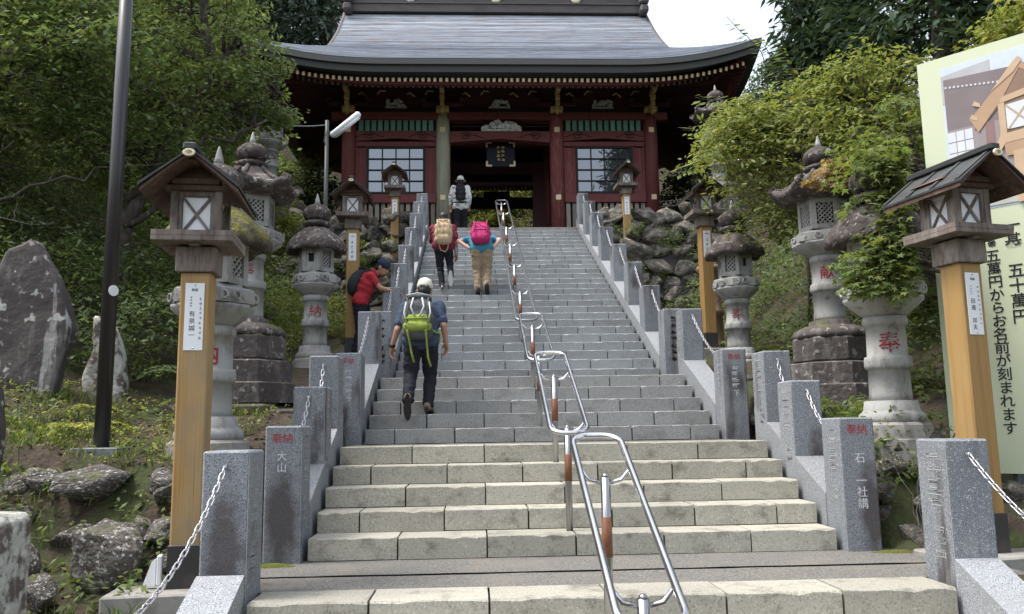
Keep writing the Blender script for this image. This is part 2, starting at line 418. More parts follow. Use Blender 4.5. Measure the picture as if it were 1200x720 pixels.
def g(x, y):
    ax = abs(x)
    z = float(np.interp(y, TY, TL if x < 0 else TRr))
    if ax < 2.2:
        z = min(z, S(y)) - .8
    elif ax < 2.8 and 5.2 < y < 7.2:
        z = min(z, -.012 if y < 6.3 else -.012 + (y - 6.3) * (1.5 if ax > 2.42 else .25))
    if ax > 3.6 and y > 5:
        # wooded banks on both sides
        k = (ax - 3.6)
        up = max(0.0, y - 7.5)
        rise = k * .18 + max(0, k - .8) * min(1.0, up * .16) * .75
        z += min(rise, 3.2 if x > 0 else 6.5) * min(1, (y - 5) / 2)
        if y > 19.0:
            z = max(min(z, 60), z)
    if x > 3.2 and y < 7.9: z = min(z, .28 + max(0, y - 7.3) * 1.0)
    if y > 30.4: z += min(7.5, (y - 30.4) * 1.25) * min(1, max(0, (13 - x) / 4)) + max(0, y - 37) * .4 * min(1, max(0, (-x - 4) / 5))
    z += (noise.noise((x * .9, y * .9, 3.1)) * .12 + noise.noise((x * 3, y * 3, 1.7)) * .04) * (1 if ax > 2.8 else .15)
    return z

xs = list(np.arange(-60, -9, 2.5)) + list(np.arange(-9, 9.01, .2)) + list(np.arange(11, 61, 2.5))
ys = list(np.arange(-30, 0, 3)) + list(np.arange(0, 24, .2)) + list(np.arange(24, 40, 1)) + list(np.arange(40, 110, 5))
vs_, fs_ = [], []
for y in ys:
    for x in xs:
        vs_.append((x, y, g(x, y)))
nx = len(xs)
for j in range(len(ys) - 1):
    for i in range(nx - 1):
        fs_.append((j * nx + i, j * nx + i + 1, (j + 1) * nx + i + 1, (j + 1) * nx + i))
mb = MB(); mb.add(vs_, fs_, True)
ground = mb.build('ground', M['soil']); tag(ground, 'dark soil of the wooded banks beside the stairs', kind='structure')
mb = MB(); mb.box((0, 0, -30), (1600, 1600, .2))
tag(mb.build('lowland', M['soil']), 'far ground below the temple hill', kind='structure')

# ------------------------------------------------------------------ stairs
core = MB()
prof = []
def flight(y0, z0, n, t):
    for i in range(n):
        prof.append((y0 + i * t + .02, z0 + i * RISE - .02)); prof.append((y0 + i * t + .02, z0 + (i + 1) * RISE - .03))
prof.append((3.3, -3.5))
for i in range(5, 0, -1):
    y = YB - i * TREAD; prof.append((y + .02, -i * RISE - .18)); prof.append((y + .02, -i * RISE - .03))
prof.append((YB + .02, -.17)); prof.append((YB + .02, -.03))
prof.append((Y1 + .02, -.03)); flight(Y1, 0, 5, TREAD)
flight(Y2, 5 * RISE, 5, TREAD)
flight(YU, 10 * RISE, 27, TREADU)
prof.append((22.2, ZTOP - .03)); prof.append((22.2, -3.5))
core.prism(prof, 'x', -1.86, 1.86)
stair = core.build('staircase', M['joint']); tag(stair, 'wide granite staircase climbing to the temple gate', kind='structure')

STONE = {}
def step_stone(L, depth, kind):
    key = (round(L, 3), round(depth, 3), kind)
    if key not in STONE:
        STONE[key] = []
        for var in range(3):      # worn front edges: the lip wanders by a few millimetres
            b = MB(); n = 9; hl, hd, hz = (L - .013) / 2, depth / 2, (RISE - .004) / 2
            vs, fs = [], []
            for k in range(n):
                x = -hl + 2 * hl * k / (n - 1); e = .003 if k in (0, n - 1) else 0
                j = lambda a: rng.uniform(-a, a)
                ch = abs(rng.gauss(0, .0035)) + .004
                if rng.random() < .06: ch += .012
                vs += [(x, -hd + e, -hz), (x, -hd + e + j(.001), hz - ch), (x, -hd + ch * .9, hz + j(.0008)), (x, hd, hz), (x, hd, -hz)]
            for k in range(n - 1):
                for q in range(5): fs.append((k * 5 + q, k * 5 + (q + 1) % 5, k * 5 + 5 + (q + 1) % 5, k * 5 + 5 + q))
            fs += [(0, 1, 2, 3, 4), tuple((n - 1) * 5 + q for q in range(5))[::-1]]
            b.add(vs, fs); STONE[key].append(b.mesh('step_stone', M[kind]))
    return rng.choice(STONE[key])
def row(y, ztop, hw, depth, kind, shift):
    n = 6; L = 2 * hw / n
    edges = [-hw + k * L for k in range(n + 1)] if not shift else [-hw] + [-hw + (k + .5) * L for k in range(n)] + [hw]
    for a, b in zip(edges[:-1], edges[1:]):
        o = link_obj('step_stone', step_stone(b - a, depth, kind), stair)
        o.location = ((a + b) / 2 + rng.uniform(-.002, .002), y + depth / 2 + rng.uniform(-.004, .004), ztop - RISE / 2 + rng.uniform(-.002, .002))
        o.rotation_euler = (0, 0, rng.uniform(-.0015, .0015))
row(YB, 0, 2.037, .37, 'step_warm', False)
for i in range(1, 3): row(YB - i * TREAD, -i * RISE, 2.037, .36, 'step_warm', i % 2)
for i in range(5): row(Y1 + i * TREAD, (i + 1) * RISE, 2.0, TREAD - .004 if i < 4 else .4, 'step_warm', i % 2)
for i in range(5): row(Y2 + i * TREAD, (i + 6) * RISE, 1.945, TREAD - .004 if i < 4 else .4, 'step_mid', (i + 1) % 2)
for i in range(27): row(YU + i * TREADU, (i + 11) * RISE, 1.853, TREADU - .004 if i < 26 else .5, 'step_up', i % 2)

def sheet(name, x0, x1, y0, y1, z, m, label):
    b = MB(); nxx, nyy = 24, 6
    v = [(x0 + (x1 - x0) * i / nxx, y0 + (y1 - y0) * j / nyy, z + noise.noise((i * .7, j * .9, z)) * .004) for j in range(nyy + 1) for i in range(nxx + 1)]
    f = [(j * (nxx + 1) + i, j * (nxx + 1) + i + 1, (j + 1) * (nxx + 1) + i + 1, (j + 1) * (nxx + 1) + i) for j in range(nyy) for i in range(nxx)]
    b.add(v, f)
    return tag(b.build(name, m), label, kind='structure')
sheet('landing', -2.75, 2.75, YB + .37, 5.76, -.008, M['asphalt'], 'asphalt strip of the lowest landing behind its stone edge')
sheet('landing', -2.75, 2.75, 5.785, Y1 + .03, -.002, M['asphalt'], 'asphalt strip of the lowest landing at the foot of the steps')
sheet('landing', -2.0, 2.0, Y1 + 4 * TREAD + .4, Y2 + .02, 5 * RISE - .005, M['asphalt'], 'asphalt of the second landing')
sheet('landing', -1.95, 1.95, Y2 + 4 * TREAD + .4, YU + .02, 10 * RISE - .005, M['asphalt'], 'asphalt of the third landing')
pl = MB(); pl.box((0, 25.3, ZTOP - .32), (13.4, 10.0, .6)); pl.box((0, 21.6, ZTOP - .3), (4.2, 2.2, .58))
tag(pl.build('temple_terrace', M['conc']), 'level terrace that carries the temple gate', kind='structure')

# ------------------------------------------------------------------ stringers + granite posts + chains
def stringer(side, xi, y0, y1, f, w, label):
    b = MB()
    o = empty('sloping_kerb', (side * (xi + w / 2), y0, f(y0)), label, 'kerb', 'sloping granite kerbs along the stairs')
    b.org = Vector(o.location)
    pts = [(y0, f(y0) - .9), (y0, f(y0)), (y1, f(y1)), (y1, f(y1) - .9)]
    b.prism(pts, 'x', side * (xi + .004), side * (xi + w))
    b.build('kerb_stone', M['stringer'], o)
fB = lambda y: .455 * (y - YB) + .125
f1 = lambda y: RISE + .455 * (y - Y1) + .125
f2 = lambda y: 6 * RISE + .455 * (y - Y2) + .125
fU = lambda y: 11 * RISE + .477 * (y - YU) + .125
POSTS = [  # key, x inner, front y, top z, bottom z, chain, inscription
    ('P0', 2.06, 4.95, .845, -.4, 1, 'names'), ('P1', 2.03, 6.33, .995, -.05, 0, 'offer'), ('P2', 2.03, 7.26, 1.335, .2, 1, 'names'),
    ('P3', 2.03, 7.92, 1.66, .5, 1, 'names'), ('P4', 1.97, 9.06, 1.79, .7, 0, 'offer'), ('P5', 1.97, 10.73, 2.48, 1.2, 1, 'names'),
    ('P6', 1.88, 11.42, 2.58, 1.4, 0, 'dark'), ('P7', 1.88, 12.71, 3.14, 1.6, 1, ''), ('P8', 1.88, 13.98, 3.77, 2.2, 1, ''), ('P9', 1.88, 15.37, 4.40, 2.8, 1, ''),
    ('P10', 1.88, 16.82, 5.09, 3.5, 1, ''), ('P11', 1.88, 18.03, 5.72, 4.1, 1, ''), ('P12', 1.88, 19.13, 6.29, 4.6, 1, ''), ('P13', 1.88, 20.22, 6.80, 5.0, 1, '')]
WHERE = ['nearest the camera', 'with red lettering on the lowest landing',
         'second along the first flight', 'topmost of the first flight',
         'with faded red lettering on the second landing', 'topmost of the second flight', 'dark marked, foot of the upper flight'] + \
        [n + ' along the long upper flight' for n in ('second', 'third', 'fourth', 'fifth', 'sixth', 'seventh', 'topmost')]
PW, PD = .272, .335
LINK = None
def link_mesh():
    b = MB(); a, r = .021, .0125
    pts = []
    for k in range(6): w = -math.pi / 2 + math.pi * k / 5; pts.append((a + r * math.cos(w) - .0, r * math.sin(w), 0))
    for k in range(6): w = math.pi / 2 + math.pi * k / 5; pts.append((-a + r * math.cos(w), r * math.sin(w), 0))
    b.tube(pts, .0042, 5, closed=True)
    return b
LB = link_mesh(); LINK = LB.mesh('link', M['chain'])
def chain(p, q, sag, label, parts):
    p, q = Vector(p), Vector(q)
    n0 = 60
    pts = [p.lerp(q, t / n0) - Vector((0, 0, 4 * sag * (t / n0) * (1 - t / n0))) for t in range(n0 + 1)]
    d = [0]
    for i in range(n0): d.append(d[-1] + (pts[i + 1] - pts[i]).length)
    pitch = .054; n = int(d[-1] / pitch)
    o = empty('chain', p, label, 'chain', 'steel chains hung between the granite posts')
    b = MB()
    for k in range(n):
        s0 = (k + .5) * d[-1] / n
        i = min(n0 - 1, max(0, int(np.searchsorted(d, s0)) - 1))
        c = pts[i].lerp(pts[i + 1], (s0 - d[i]) / max(1e-6, d[i + 1] - d[i])) - p
        t = (pts[i + 1] - pts[i]).normalized()
        a = t.cross(Vector((1, 0, 0))).normalized()
        if k % 2: a = t.cross(a)
        bb = t.cross(a)
        Mx = Matrix(((t.x, a.x, bb.x, c.x), (t.y, a.y, bb.y, c.y), (t.z, a.z, bb.z, c.z), (0, 0, 0, 1)))
        if parts:
            l = link_obj('link', LINK, o); l.matrix_local = Mx
        else:
            b.add([Mx @ Vector(v) for v in LB.v], LB.f, True)
    b.tube([(0, .01, 0), (0, -.02, .0)], .012, 8)
    b.build('chain_links' if not parts else 'eye_bolt', M['chain'], o)

for side, sn in ((-1, 'left'), (1, 'right')):
    for i, (key, xi, yf, zt, zb, ch, ins) in enumerate(POSTS):
        cx = side * (xi + .006 + PW / 2)
        if side < 0 and i == 0: yf += .05
        o = empty('granite_post', (cx, yf + PD / 2, zb), 'granite post on the %s, %s' % (sn, WHERE[i]), 'stone post', 'inscribed granite posts along both sides of the stairs')
        b = MB(o.location)
        b.box((cx, yf + PD / 2, (zt + zb) / 2), (PW, PD, zt - zb), bev=.012)
        b.build('shaft', M[{(-1, 0): 'stain0', (-1, 1): 'stain1', (1, 1): 'stain2', (1, 2): 'stain2', (-1, 3): 'stain1'}.get((side, i), 'post')], o)
        yl = -PD / 2            # local front face
        zl = zt - zb
        if ins == 'offer':
            text('奉納', .082 if i == 1 else .075, M['oldred'], o, (0 if side > 0 else -.01, yl - .0005, zl - .055), ext=.001)
            if i == 1:
                if side > 0: text('石\n\n一\n社\n講', .085, M['whitepaint'], o, (.01, yl - .0005, zl - .27), ext=.001, spacing=1.0)
                else: text('大\n山', .075, M['whitepaint'], o, (-.01, yl - .0005, zl - .19), ext=.001, spacing=1.1)
            else:
                text('下' if side > 0 else '十', .07, M['whitepaint'], o, (.01, yl - .0005, zl - .46), ext=.001)
                sb = MB(); scribble(sb, -.05, .05, zl - .44, zl - .18, 4, lambda a, c: (a, yl - .002, c), .006)
                sb.build('worn_lettering', M['whitepaint'], o)['kind'] = 'stuff'
        if ins == 'dark':
            sb = MB(); scribble(sb, -.05, .06, zl - .75, zl - .1, 7, lambda a, c: (a, yl - .002, c), .014)
            sb.build('worn_lettering', M['joint'], o)['kind'] = 'stuff'
        if ins in ('names', 'offer') and i < 6:
            sb = MB(); xin = -side * (PW / 2 + .002)
            scribble(sb, -.12, .08, zl - .42, zl - .06, 5, lambda a, c: (xin, a, c), .006)
            scribble(sb, -.12, .02, zl - .72, zl - .5, 3, lambda a, c: (xin, a, c), .005)
            sb.build('worn_lettering', M['palemark'], o)['kind'] = 'stuff'
            eb = MB()
            eb.box((0, 0, 0), (.003, .003, zl - .08)); e = eb.build('pale_edge', M['palemark'], o); e.location = (-side * (PW / 2 - .004), yl + .003, zl / 2)  # thin pale strip down the inner front edge
        if ch:
            p = (cx, yf - .012, zt - .09)
            if i == 0: q = (cx, 3.62, zt - .62 - .06)
            else:
                pk = POSTS[i - 1]; q = (side * (pk[1] + .006 + PW / 2), pk[2] + PD + .012, pk[3] - .12)
            chain(p, q, .10 if i else .12, 'steel chain on the %s, from the post %s' % (sn, WHERE[i].split(',')[0]), i == 0)
    stringer(side, 2.06, 3.2, 4.95, fB, .272, 'sloping granite kerb on the %s running down from the nearest post' % sn)
    stringer(side, 2.03, 6.33 + PD, 8.25, f1, .27, 'sloping granite kerb on the %s beside the first flight' % sn)
    stringer(side, 1.97, 9.06 + PD, 11.0, f2, .27, 'sloping granite kerb on the %s beside the second flight' % sn)
    stringer(side, 1.88, 11.42 + PD, 20.75, fU, .27, 'long sloping granite kerb on the %s beside the upper flight' % sn)
    # rough retaining face under the outer side of the upper flight
    b = MB()
    pr = [(9.0, -.5), (9.0, .7), (11.4, 1.5), (20.6, 5.6), (20.6, -.5)]
    b.prism(pr, 'x', side * 1.87, side * 2.1)
    tag(b.build('stair_flank', M['conc']), kind='structure')

# ------------------------------------------------------------------ handrails
RX = -.025
def rail(name_label, ylo, zlo, yhi, zhi, posts, hw=.145):
    mid = ((ylo + yhi) / 2)
    o = empty('handrail', (0, mid, S(mid)), name_label, 'handrail', 'stainless handrail loops up the middle of the stairs')
    b = MB(o.location)
    d = Vector((0, yhi - ylo, zhi - zlo)); L = d.length; d.normalize()
    pts = []
    r = .11
    def P(a, s):  # a across, s along
        return Vector((a + RX, ylo, zlo)) + d * s
    for (cx_, cs, a0) in ((hw - r, L - r, 0), (-(hw - r), L - r, 90), (-(hw - r), r, 180), (hw - r, r, 270)):
        for k in range(6):
            w = R(a0 + 90 * k / 5); pts.append(P(cx_ + r * math.cos(w), cs + r * math.sin(w)))
    b.tube(pts, .0195, 10, closed=True)
    b.build('rail_loop', M['gate_reflect_steel' if yhi > 20 else 'steel'], o)
    for (py, base) in posts:
        zr = zlo + (zhi - zlo) * (py - ylo) / (yhi - ylo); top = zr - .055
        p = MB(o.location); p.cyl((RX, py, base - .02), (RX, py, top), .027, n=16); p.cyl((RX, py, top), (RX, py, top + .02), .024, .012, 14)
        po = p.build('support_post', M['post_steel'], o)
        s = MB(o.location); s.cyl((RX, py, base + (top - base) * .48), (RX, py, base + (top - base) * .74), .0295, n=16)
        s.build('grip_sleeve', M['wrap'], po)
        a = MB(o.location)
        for sg in (-1, 1): a.tube([(RX + sg * .028, py, top - .03), (RX + sg * .09, py, top - .015), (RX + sg * (hw - .005), py, zr - .01)], .012, 8)
        a.build('bracket', M['steel'], po)
rail('nearest steel handrail loop running off the bottom of the picture', 3.5, .14, 5.08, .90, [(4.72, -.161), (3.75, -.64)])
rail('second steel handrail loop over the first flight', 6.4, .91, 8.05, 1.675, [(6.6, .161), (7.6, .644)])
rail('third steel handrail loop over the second flight', 9.0, 1.68, 10.66, 2.42, [(9.35, .966), (10.3, 1.449)])
rail('long steel handrail loop over the upper flight', 11.4, 2.43, 20.85, 6.79, [(12.9 + 1.62 * k, S(12.9 + 1.62 * k) - .02) for k in range(5)] + [(20.7, ZTOP)])
# ------------------------------------------------------------------ wooden lanterns on posts
def wood_lantern(loc, rz, label, name_chars, sc=1.0):
    o = empty('wooden_lantern', loc, label, 'lantern', 'wooden lanterns on yellow posts along the stairs', rz)
    OW = [M['old_wood'], M['red_wood']]
    b = MB(); b.box((0, 0, .13), (.205, .205, .30), bev=.004); b.build('sleeve', M['sleeve'], o)
    b = MB(); b.box((0, 0, 1.16), (.188, .188, 1.8), bev=.01); b.build('post', M['post_wood'], o)
    b = MB(); b.box((-.03 if loc[0] < 0 else .03, 0, -.09), (.8, .56, .19), bev=.012); b.build('base_slab', M['conc'], o)
    b = MB(); b.box((0, 0, 2.14), (.25, .25, .17), bev=.006); b.box((0, -.14, 2.235), (.06, .1, .03)); b.build('collar', M['old_wood'], o)
    b = MB(); b.box((0, 0, 2.255), (.50, .50, .035), bev=.004)
    for s in (-1, 1):
        b.box((s * .235, 0, 2.29), (.03, .50, .035)); b.box((0, s * .235, 2.29), (.44, .03, .035))
    b.build('tray', M['old_wood'], o)
    # firebox: corner posts, rails, paper panes with crosses
    b = MB()
    for sx in (-1, 1):
        for sy in (-1, 1): b.box((sx * .135, sy * .135, 2.44), (.05, .05, .34), bev=.004)
    for s in (-1, 1):
        for z, h in ((2.292, .04), (2.575, .035)):
            b.box((0, s * .135, z), (.22, .035, h)); b.box((s * .135, 0, z), (.035, .22, h))
        b.box((s * .098, -.137, 2.435), (.022, .03, .25)); b.box((s * .098, .137, 2.435), (.022, .03, .25))
        b.box((-.137, s * .098, 2.435), (.03, .022, .25)); b.box((.137, s * .098, 2.435), (.03, .022, .25))
    b.build('firebox', M['old_wood'], o)
    for k in range(4):
        b = MB(); Mr = Matrix.Rotation(k * math.pi / 2, 4, 'Z')
        b.box((0, 0, 0), (.18, .006, .25), M=Mr @ Matrix.Translation((0, -.128, 2.435))); p = b.build('pane', M['paper'], o)
        b = MB(); L = math.hypot(.178, .246); an = math.atan2(.246, .178)
        for s, dy in ((1, 0), (-1, .003)): b.box((0, 0, 0), (L, .012, .017), M=Mr @ Matrix.Translation((0, -.139 + dy, 2.435)) @ Matrix.Rotation(s * an, 4, 'Y'))
        b.build('cross_bars', M['old_wood'], p)
    # upper beams
    b = MB(); b.box((0, 0, 2.615), (.40, .36, .045), bev=.004); b.box((0, 0, 2.665), (.30, .40, .05), bev=.004)
    b.box((0, 0, 2.715), (.26, .32, .05))
    for s in (-1, 1): b.box((s * .205, 0, 2.625), (.045, .60, .04)); 
    b.prism([(-.24, 2.66), (.24, 2.66), (0, 2.84)], 'y', -.15, .15); b.box((0, 0, 2.835), (.05, .64, .05))
    b.build('gable_beams', M['red_wood'], o)
    # gable roof, ridge along y, slightly concave slopes; separate metal sheets proud of the boards
    YH = .37
    for s in (-1, 1):
        prof_ = [(0, 2.885), (.12, 2.785), (.25, 2.68), (.41, 2.565)]
        b = MB()
        pts = [(s * x, z - .012) for x, z in prof_] + [(s * x, z - .04) for x, z in prof_[::-1]]
        b.prism(pts if s > 0 else pts[::-1], 'y', -YH, YH)
        b.build('roof_boards', M['red_wood'], o)
        b = MB()
        pts = [(s * x * 1.03, z + .006) for x, z in prof_] + [(s * x * 1.03, z - .010) for x, z in prof_[::-1]]
        b.prism(pts if s > 0 else pts[::-1], 'y', -YH - .02, YH + .02)
        for k in range(4):
            yy = -YH + .02 + k * (2 * YH - .04) / 3
            pts = [(s * x * 1.02, z + .024) for x, z in prof_] + [(s * x * 1.02, z) for x, z in prof_[::-1]]
            b.prism(pts if s > 0 else pts[::-1], 'y', yy - .018, yy + .018)
        b.build('roof_sheet', M['lan_roof'], o)
    b = MB(); b.box((0, 0, 2.91), (.085, 2 * YH + .07, .07), bev=.012); b.build('ridge_cap', M['lan_roof'], o)
    b = MB(); b.lathe([(.036, -.008), (.04, 0), (.036, .008), (.022, .009), (.02, .004)], n=12, smooth=False, M=Matrix.Translation((0, -YH - .045, 2.835)) @ Matrix.Rotation(math.pi / 2, 4, 'X'))
    b.build('crest', M['gold_pale'], o)
    b = MB(); b.box((0, -.0965, 1.77), (.118, .005, .43), bev=.001); pq = b.build('name_plaque', M['plaque'], o)
    yp = -.0995
    if name_chars:
        text('奉献', .022, M['black'], pq, (0, yp, 1.958), ext=.0004)
        text('\n'.join(name_chars), .04, M['black'], pq, (-.012, yp, 1.81), ext=.0004, spacing=1.15)
        sb = MB(); scribble(sb, .028, .05, 1.62, 1.9, 9, lambda a, c: (a, yp - .0005, c), .002); scribble(sb, -.03, -.012, 1.83, 1.9, 4, lambda a, c: (a, yp - .0005, c), .002)
        sb.build('small_lettering', M['grey_metal'], pq)['kind'] = 'stuff'
    else:
        sb = MB(); scribble(sb, -.045, .045, 1.91, 1.96, 1, lambda a, c: (a, yp - .0005, c), .006)
        scribble(sb, -.03, .025, 1.58, 1.88, 4, lambda a, c: (a, yp - .0005, c), .006)
        sb.build('small_lettering', M['grey_metal'], pq)['kind'] = 'stuff'
    for dz in (-.2, .2):
        sb = MB(); sb.lathe([(0, -.003), (.006, -.003), (.004, .003), (0, .003)], n=8, M=Matrix.Translation((0, yp - .001, 1.77 + dz)) @ Matrix.Rotation(math.pi / 2, 4, 'X')); sb.build('screw', M['steel'], pq)
    zm = lambda z: z if z < 0 else float(np.interp(z, [0, 1.5, 2.05, 2.6, 2.74, 2.95], [0, 1.42, 1.98, 2.52, 2.625, 2.765]))
    def fix(p):
        for ch in KIDS.get(p.name, []):
            if ch.name.startswith('lettering'):
                ch.location.z = ch.location.z - .08
            else:
                rf_ = ch.name.startswith('roof')
                for v in ch.data.vertices: v.co.z = zm(v.co.z); v.co.x *= .72 if rf_ else 1
                if rf_ or ch.name.startswith('ridge'): v.co.y *= .9
                if ch.name.startswith('tray'): v.co.x *= .94
                if v.co.z > 2.0 and not rf_: v.co.x *= .70 if ch.name.startswith('gable') and v.co.z > 2.53 else .90; v.co.y *= .95
                elif v.co.z > .28 and not rf_: v.co.x *= .95
            fix(ch)
    fix(o)
    o.scale = (sc, sc, sc)
    return o
M['gold_pale'] = mat('pale_gilt', (.62, .55, .38), .45, metal=.2, spec=.5)
wood_lantern((-2.565, 5.5, .0), R(6), 'nearest wooden lantern on the left, yellow post with a white name plaque', '有泉誠一')
wood_lantern((2.875, 5.95, .03), R(13), 'nearest wooden lantern on the right, in front of the big pale sign', ['田', '邊', ' ', '邦', '夫'], 1.045)
wood_lantern((-2.655, 13.0, 2.12), R(2), 'middle wooden lantern on the left, beside the man in the red shirt', None)
wood_lantern((2.985, 13.0, 2.14), R(4), 'middle wooden lantern on the right, beside a stone lantern', None)
wood_lantern((-2.62, 19.5, 4.5), R(1), 'farthest wooden lantern on the left, before the grid window of the gate', None)
wood_lantern((2.96, 19.5, 4.55), R(3), 'farthest wooden lantern on the right, before the dark grid window of the gate', None)

# ------------------------------------------------------------------ stone lanterns
def hexfn(n, k=1.0):
    def f(a, r, z):
        seg = 2 * math.pi / n
        t = (a % seg) - seg / 2
        return (1 - k) + k * math.cos(seg / 2) / math.cos(t)
    return f
def petals(n, amp):
    return lambda a, r, z: 1 + amp * abs(math.sin(n * a / 2)) - amp / 2
def stone_lantern(loc, label, kind, char=None, sc=1.0, rz=0.0, moss=False, cang=0.0, paint='redpaint'):
    o = empty('stone_lantern', loc, label, 'stone lantern', 'stone lanterns on both banks', rz)
    B = lambda: MB()
    ls, lr = M['lstone'], (M['lmoss'] if moss else M['lroof'])
    H = lambda z: z * sc
    def prof(p): return [(r * sc, z * sc) for r, z in p]
    if kind == 'tall':
        b = B(); b.lathe(prof([(.56, 0), (.56, .20), (.53, .215)]), n=8, rot=.3, smooth=False); b.lathe(prof([(.50, .21), (.50, .43), (.47, .445)]), n=8, rot=.3, smooth=False); b.build('base_tier', M['lbase'], o)
        b = B(); b.lathe(prof([(.40, .44), (.43, .47), (.43, .69), (.41, .715)]), n=8, rot=.3, smooth=False); b.build('plinth', M['lbase'], o)
        b = B(); b.lathe(prof([(.40, .71), (.41, .75), (.37, .80), (.27, .845), (.22, .855), (.22, .90), (.19, .91)]), n=48, fn=petals(16, .07)); b.build('lotus_base', M['lbase'], o)
        z0, z1, zm, rp = .90, 1.62, 1.27, .16
        zc = 1.62
    else:
        b = B(); b.lathe(prof([(.30, -.3), (.30, -.1), (.27, -.09), (.26, .0), (.23, .02)]), n=12, rot=.5, smooth=False); b.build('base_tier', M['conc'], o)
        b = B(); b.lathe(prof([(.212, .015), (.22, .04), (.215, .075), (.195, .09), (.185, .105), (.175, .17)]), n=48, fn=petals(14, .05)); b.build('lotus_base', ls, o)
        z0, z1, zm, rp = .16, .77, .44, .138
        zc = .77
    b = B(); b.lathe(prof([(rp * 1.03, z0), (rp * 1.03, z0 + .05), (rp * 1.02, z0 + .08), (rp * 1.0, zm - .046), (rp * 1.12, zm - .044), (rp * 1.16, zm - .02), (rp * 1.16, zm + .02), (rp * 1.12, zm + .044), (rp * .99, zm + .046), (rp * .96, z1 - .07), (rp * 1.08, z1 - .066), (rp * 1.11, z1 - .03), (rp * 1.06, z1)]), n=28)
    pil = b.build('pillar', ls, o)
    if char:
        text(char, .155 * sc, M[paint], pil, (0, 0, H(z1 - .125)), ext=.002, bend=(rp * .985 * sc, cang))
    kk = .97 if kind == 'tall' else .76
    b = B(); b.lathe(prof([(rp, zc), (rp * 1.15, zc + .02), (.27 * kk, zc + .06), (.345 * kk, zc + .115), (.35 * kk, zc + .135), (.3 * kk, zc + .14)]), n=48, fn=petals(14, .08)); b.build('lotus_bowl', ls, o)
    zp = zc + .135
    b = B(); b.lathe(prof([(.34 * kk, zp), (.385 * kk, zp + .01), (.39 * kk, zp + .095), (.36 * kk, zp + .11), (.29 * kk, zp + .12), (.25 * kk, zp + .15)]), n=36, rot=.3, fn=hexfn(6), smooth=False)
    for k in range(6):     # carved swirls along the rim
        for t in (-.55, 0, .55):
            a = .3 + math.pi / 6 + k * math.pi / 3
            rr = .39 * kk * math.cos(math.pi / 6)
            c = Vector((rr * math.cos(a) - t * .17 * math.sin(a), rr * math.sin(a) + t * .17 * math.cos(a), zp + .053)) * sc
            b.tube([c + Vector((-math.sin(a) * .035 * math.cos(w), math.cos(a) * .035 * math.cos(w), .03 * math.sin(w))) * sc for w in [j * 1.05 for j in range(6)]], .010 * sc, 5, closed=True)
    b.build('platform', ls, o)
    zf = zp + .145
    fh = .335 if kind == 'tall' else .30
    # firebox as six lattice walls round a core painted dark for the shaded hollow
    ri = .235 if kind == 'tall' else .188; seg = math.pi / 3
    fb = B(); fb.lathe(prof([(ri * .8, zf), (ri * .8, zf + fh)]), n=6, rot=.3, smooth=False); fb.build('firebox_shade_core', M['joint'], o)
    b = B()
    for k in range(6):
        a = .3 + k * seg + seg / 2
        nrm = Vector((math.cos(a), math.sin(a), 0)); tg = Vector((-math.sin(a), math.cos(a), 0))
        w = ri * 1.02
        Mx = Matrix(((tg.x, nrm.x, 0, nrm.x * ri * .88 * sc), (tg.y, nrm.y, 0, nrm.y * ri * .88 * sc), (0, 0, 1, H(zf)), (0, 0, 0, 1))) @ Matrix.Scale(sc, 4)
        T = lambda x, y, z: Mx @ Matrix.Translation((x, y, z))
        for s in (-1, 1): b.box((0, 0, 0), (.045, .045, fh), M=T(s * (w / 2 - .012), 0, fh / 2))
        b.box((0, 0, 0), (w - .06, .04, .05), M=T(0, 0, .024)); b.box((0, 0, 0), (w - .06, .04, .05), M=T(0, 0, fh - .026))
        win = (k % 2 == 0) if kind != 'tall' else True
        ww, wh = w - .075, fh - .1
        if kind == 'tall' or k % 2:
            for q in range(-4, 5):
                for s in (-1, 1):
                    # diagonal slats clipped to the opening
                    pts = []
                    x0 = q * .05
                    for t in np.linspace(-.5, .5, 21):
                        x = x0 + s * t * wh
                        if abs(x) < ww / 2: pts.append(t)
                    if len(pts) > 2:
                        t0, t1 = pts[0], pts[-1]
                        L = (t1 - t0) * wh; tm = (t0 + t1) / 2 * wh
                        b.box((0, 0, 0), (.014, .02 + .002 * s, L * 1.38), M=T(x0 + s * tm, .002 * s, fh / 2 + tm) @ Matrix.Rotation(s * math.pi / 4, 4, 'Y'))
        else:
            b.box((0, 0, 0), (ww, .03, wh * .3), M=T(0, 0, .05 + wh * .15)); b.box((0, 0, 0), (ww, .03, wh * .18), M=T(0, 0, .05 + wh * .91))
            for s in (-1, 1): b.box((0, 0, 0), (ww * .2, .03, wh * .5), M=T(s * ww * .4, 0, .05 + wh * .55))
    b.lathe(prof([(ri * .95, zf + fh), (ri * 1.12, zf + fh + .01), (ri * 1.15, zf + fh + .03)]), n=6, rot=.3, smooth=False)
    b.build('firebox', ls, o)
    zr = zf + fh + .02
    # hexagonal roof with drooping, curled corners
    b = B(); rows = []
    RR = .52 if kind == 'tall' else .365
    n = 48
    prof_r = [(.26, -.005), (.75, -.015), (.97, .015), (1.0, .045), (.97, .085), (.8, .11), (.6, .16), (.42, .24), (.3, .31), (.24, .34)]
    if kind != 'tall': prof_r = [(.3, -.005), (.75, -.05), (.96, -.06), (1.0, -.025), (.97, .03), (.82, .1), (.62, .165), (.42, .21), (.3, .235), (.24, .25)]
    vs2, fs2 = [], []
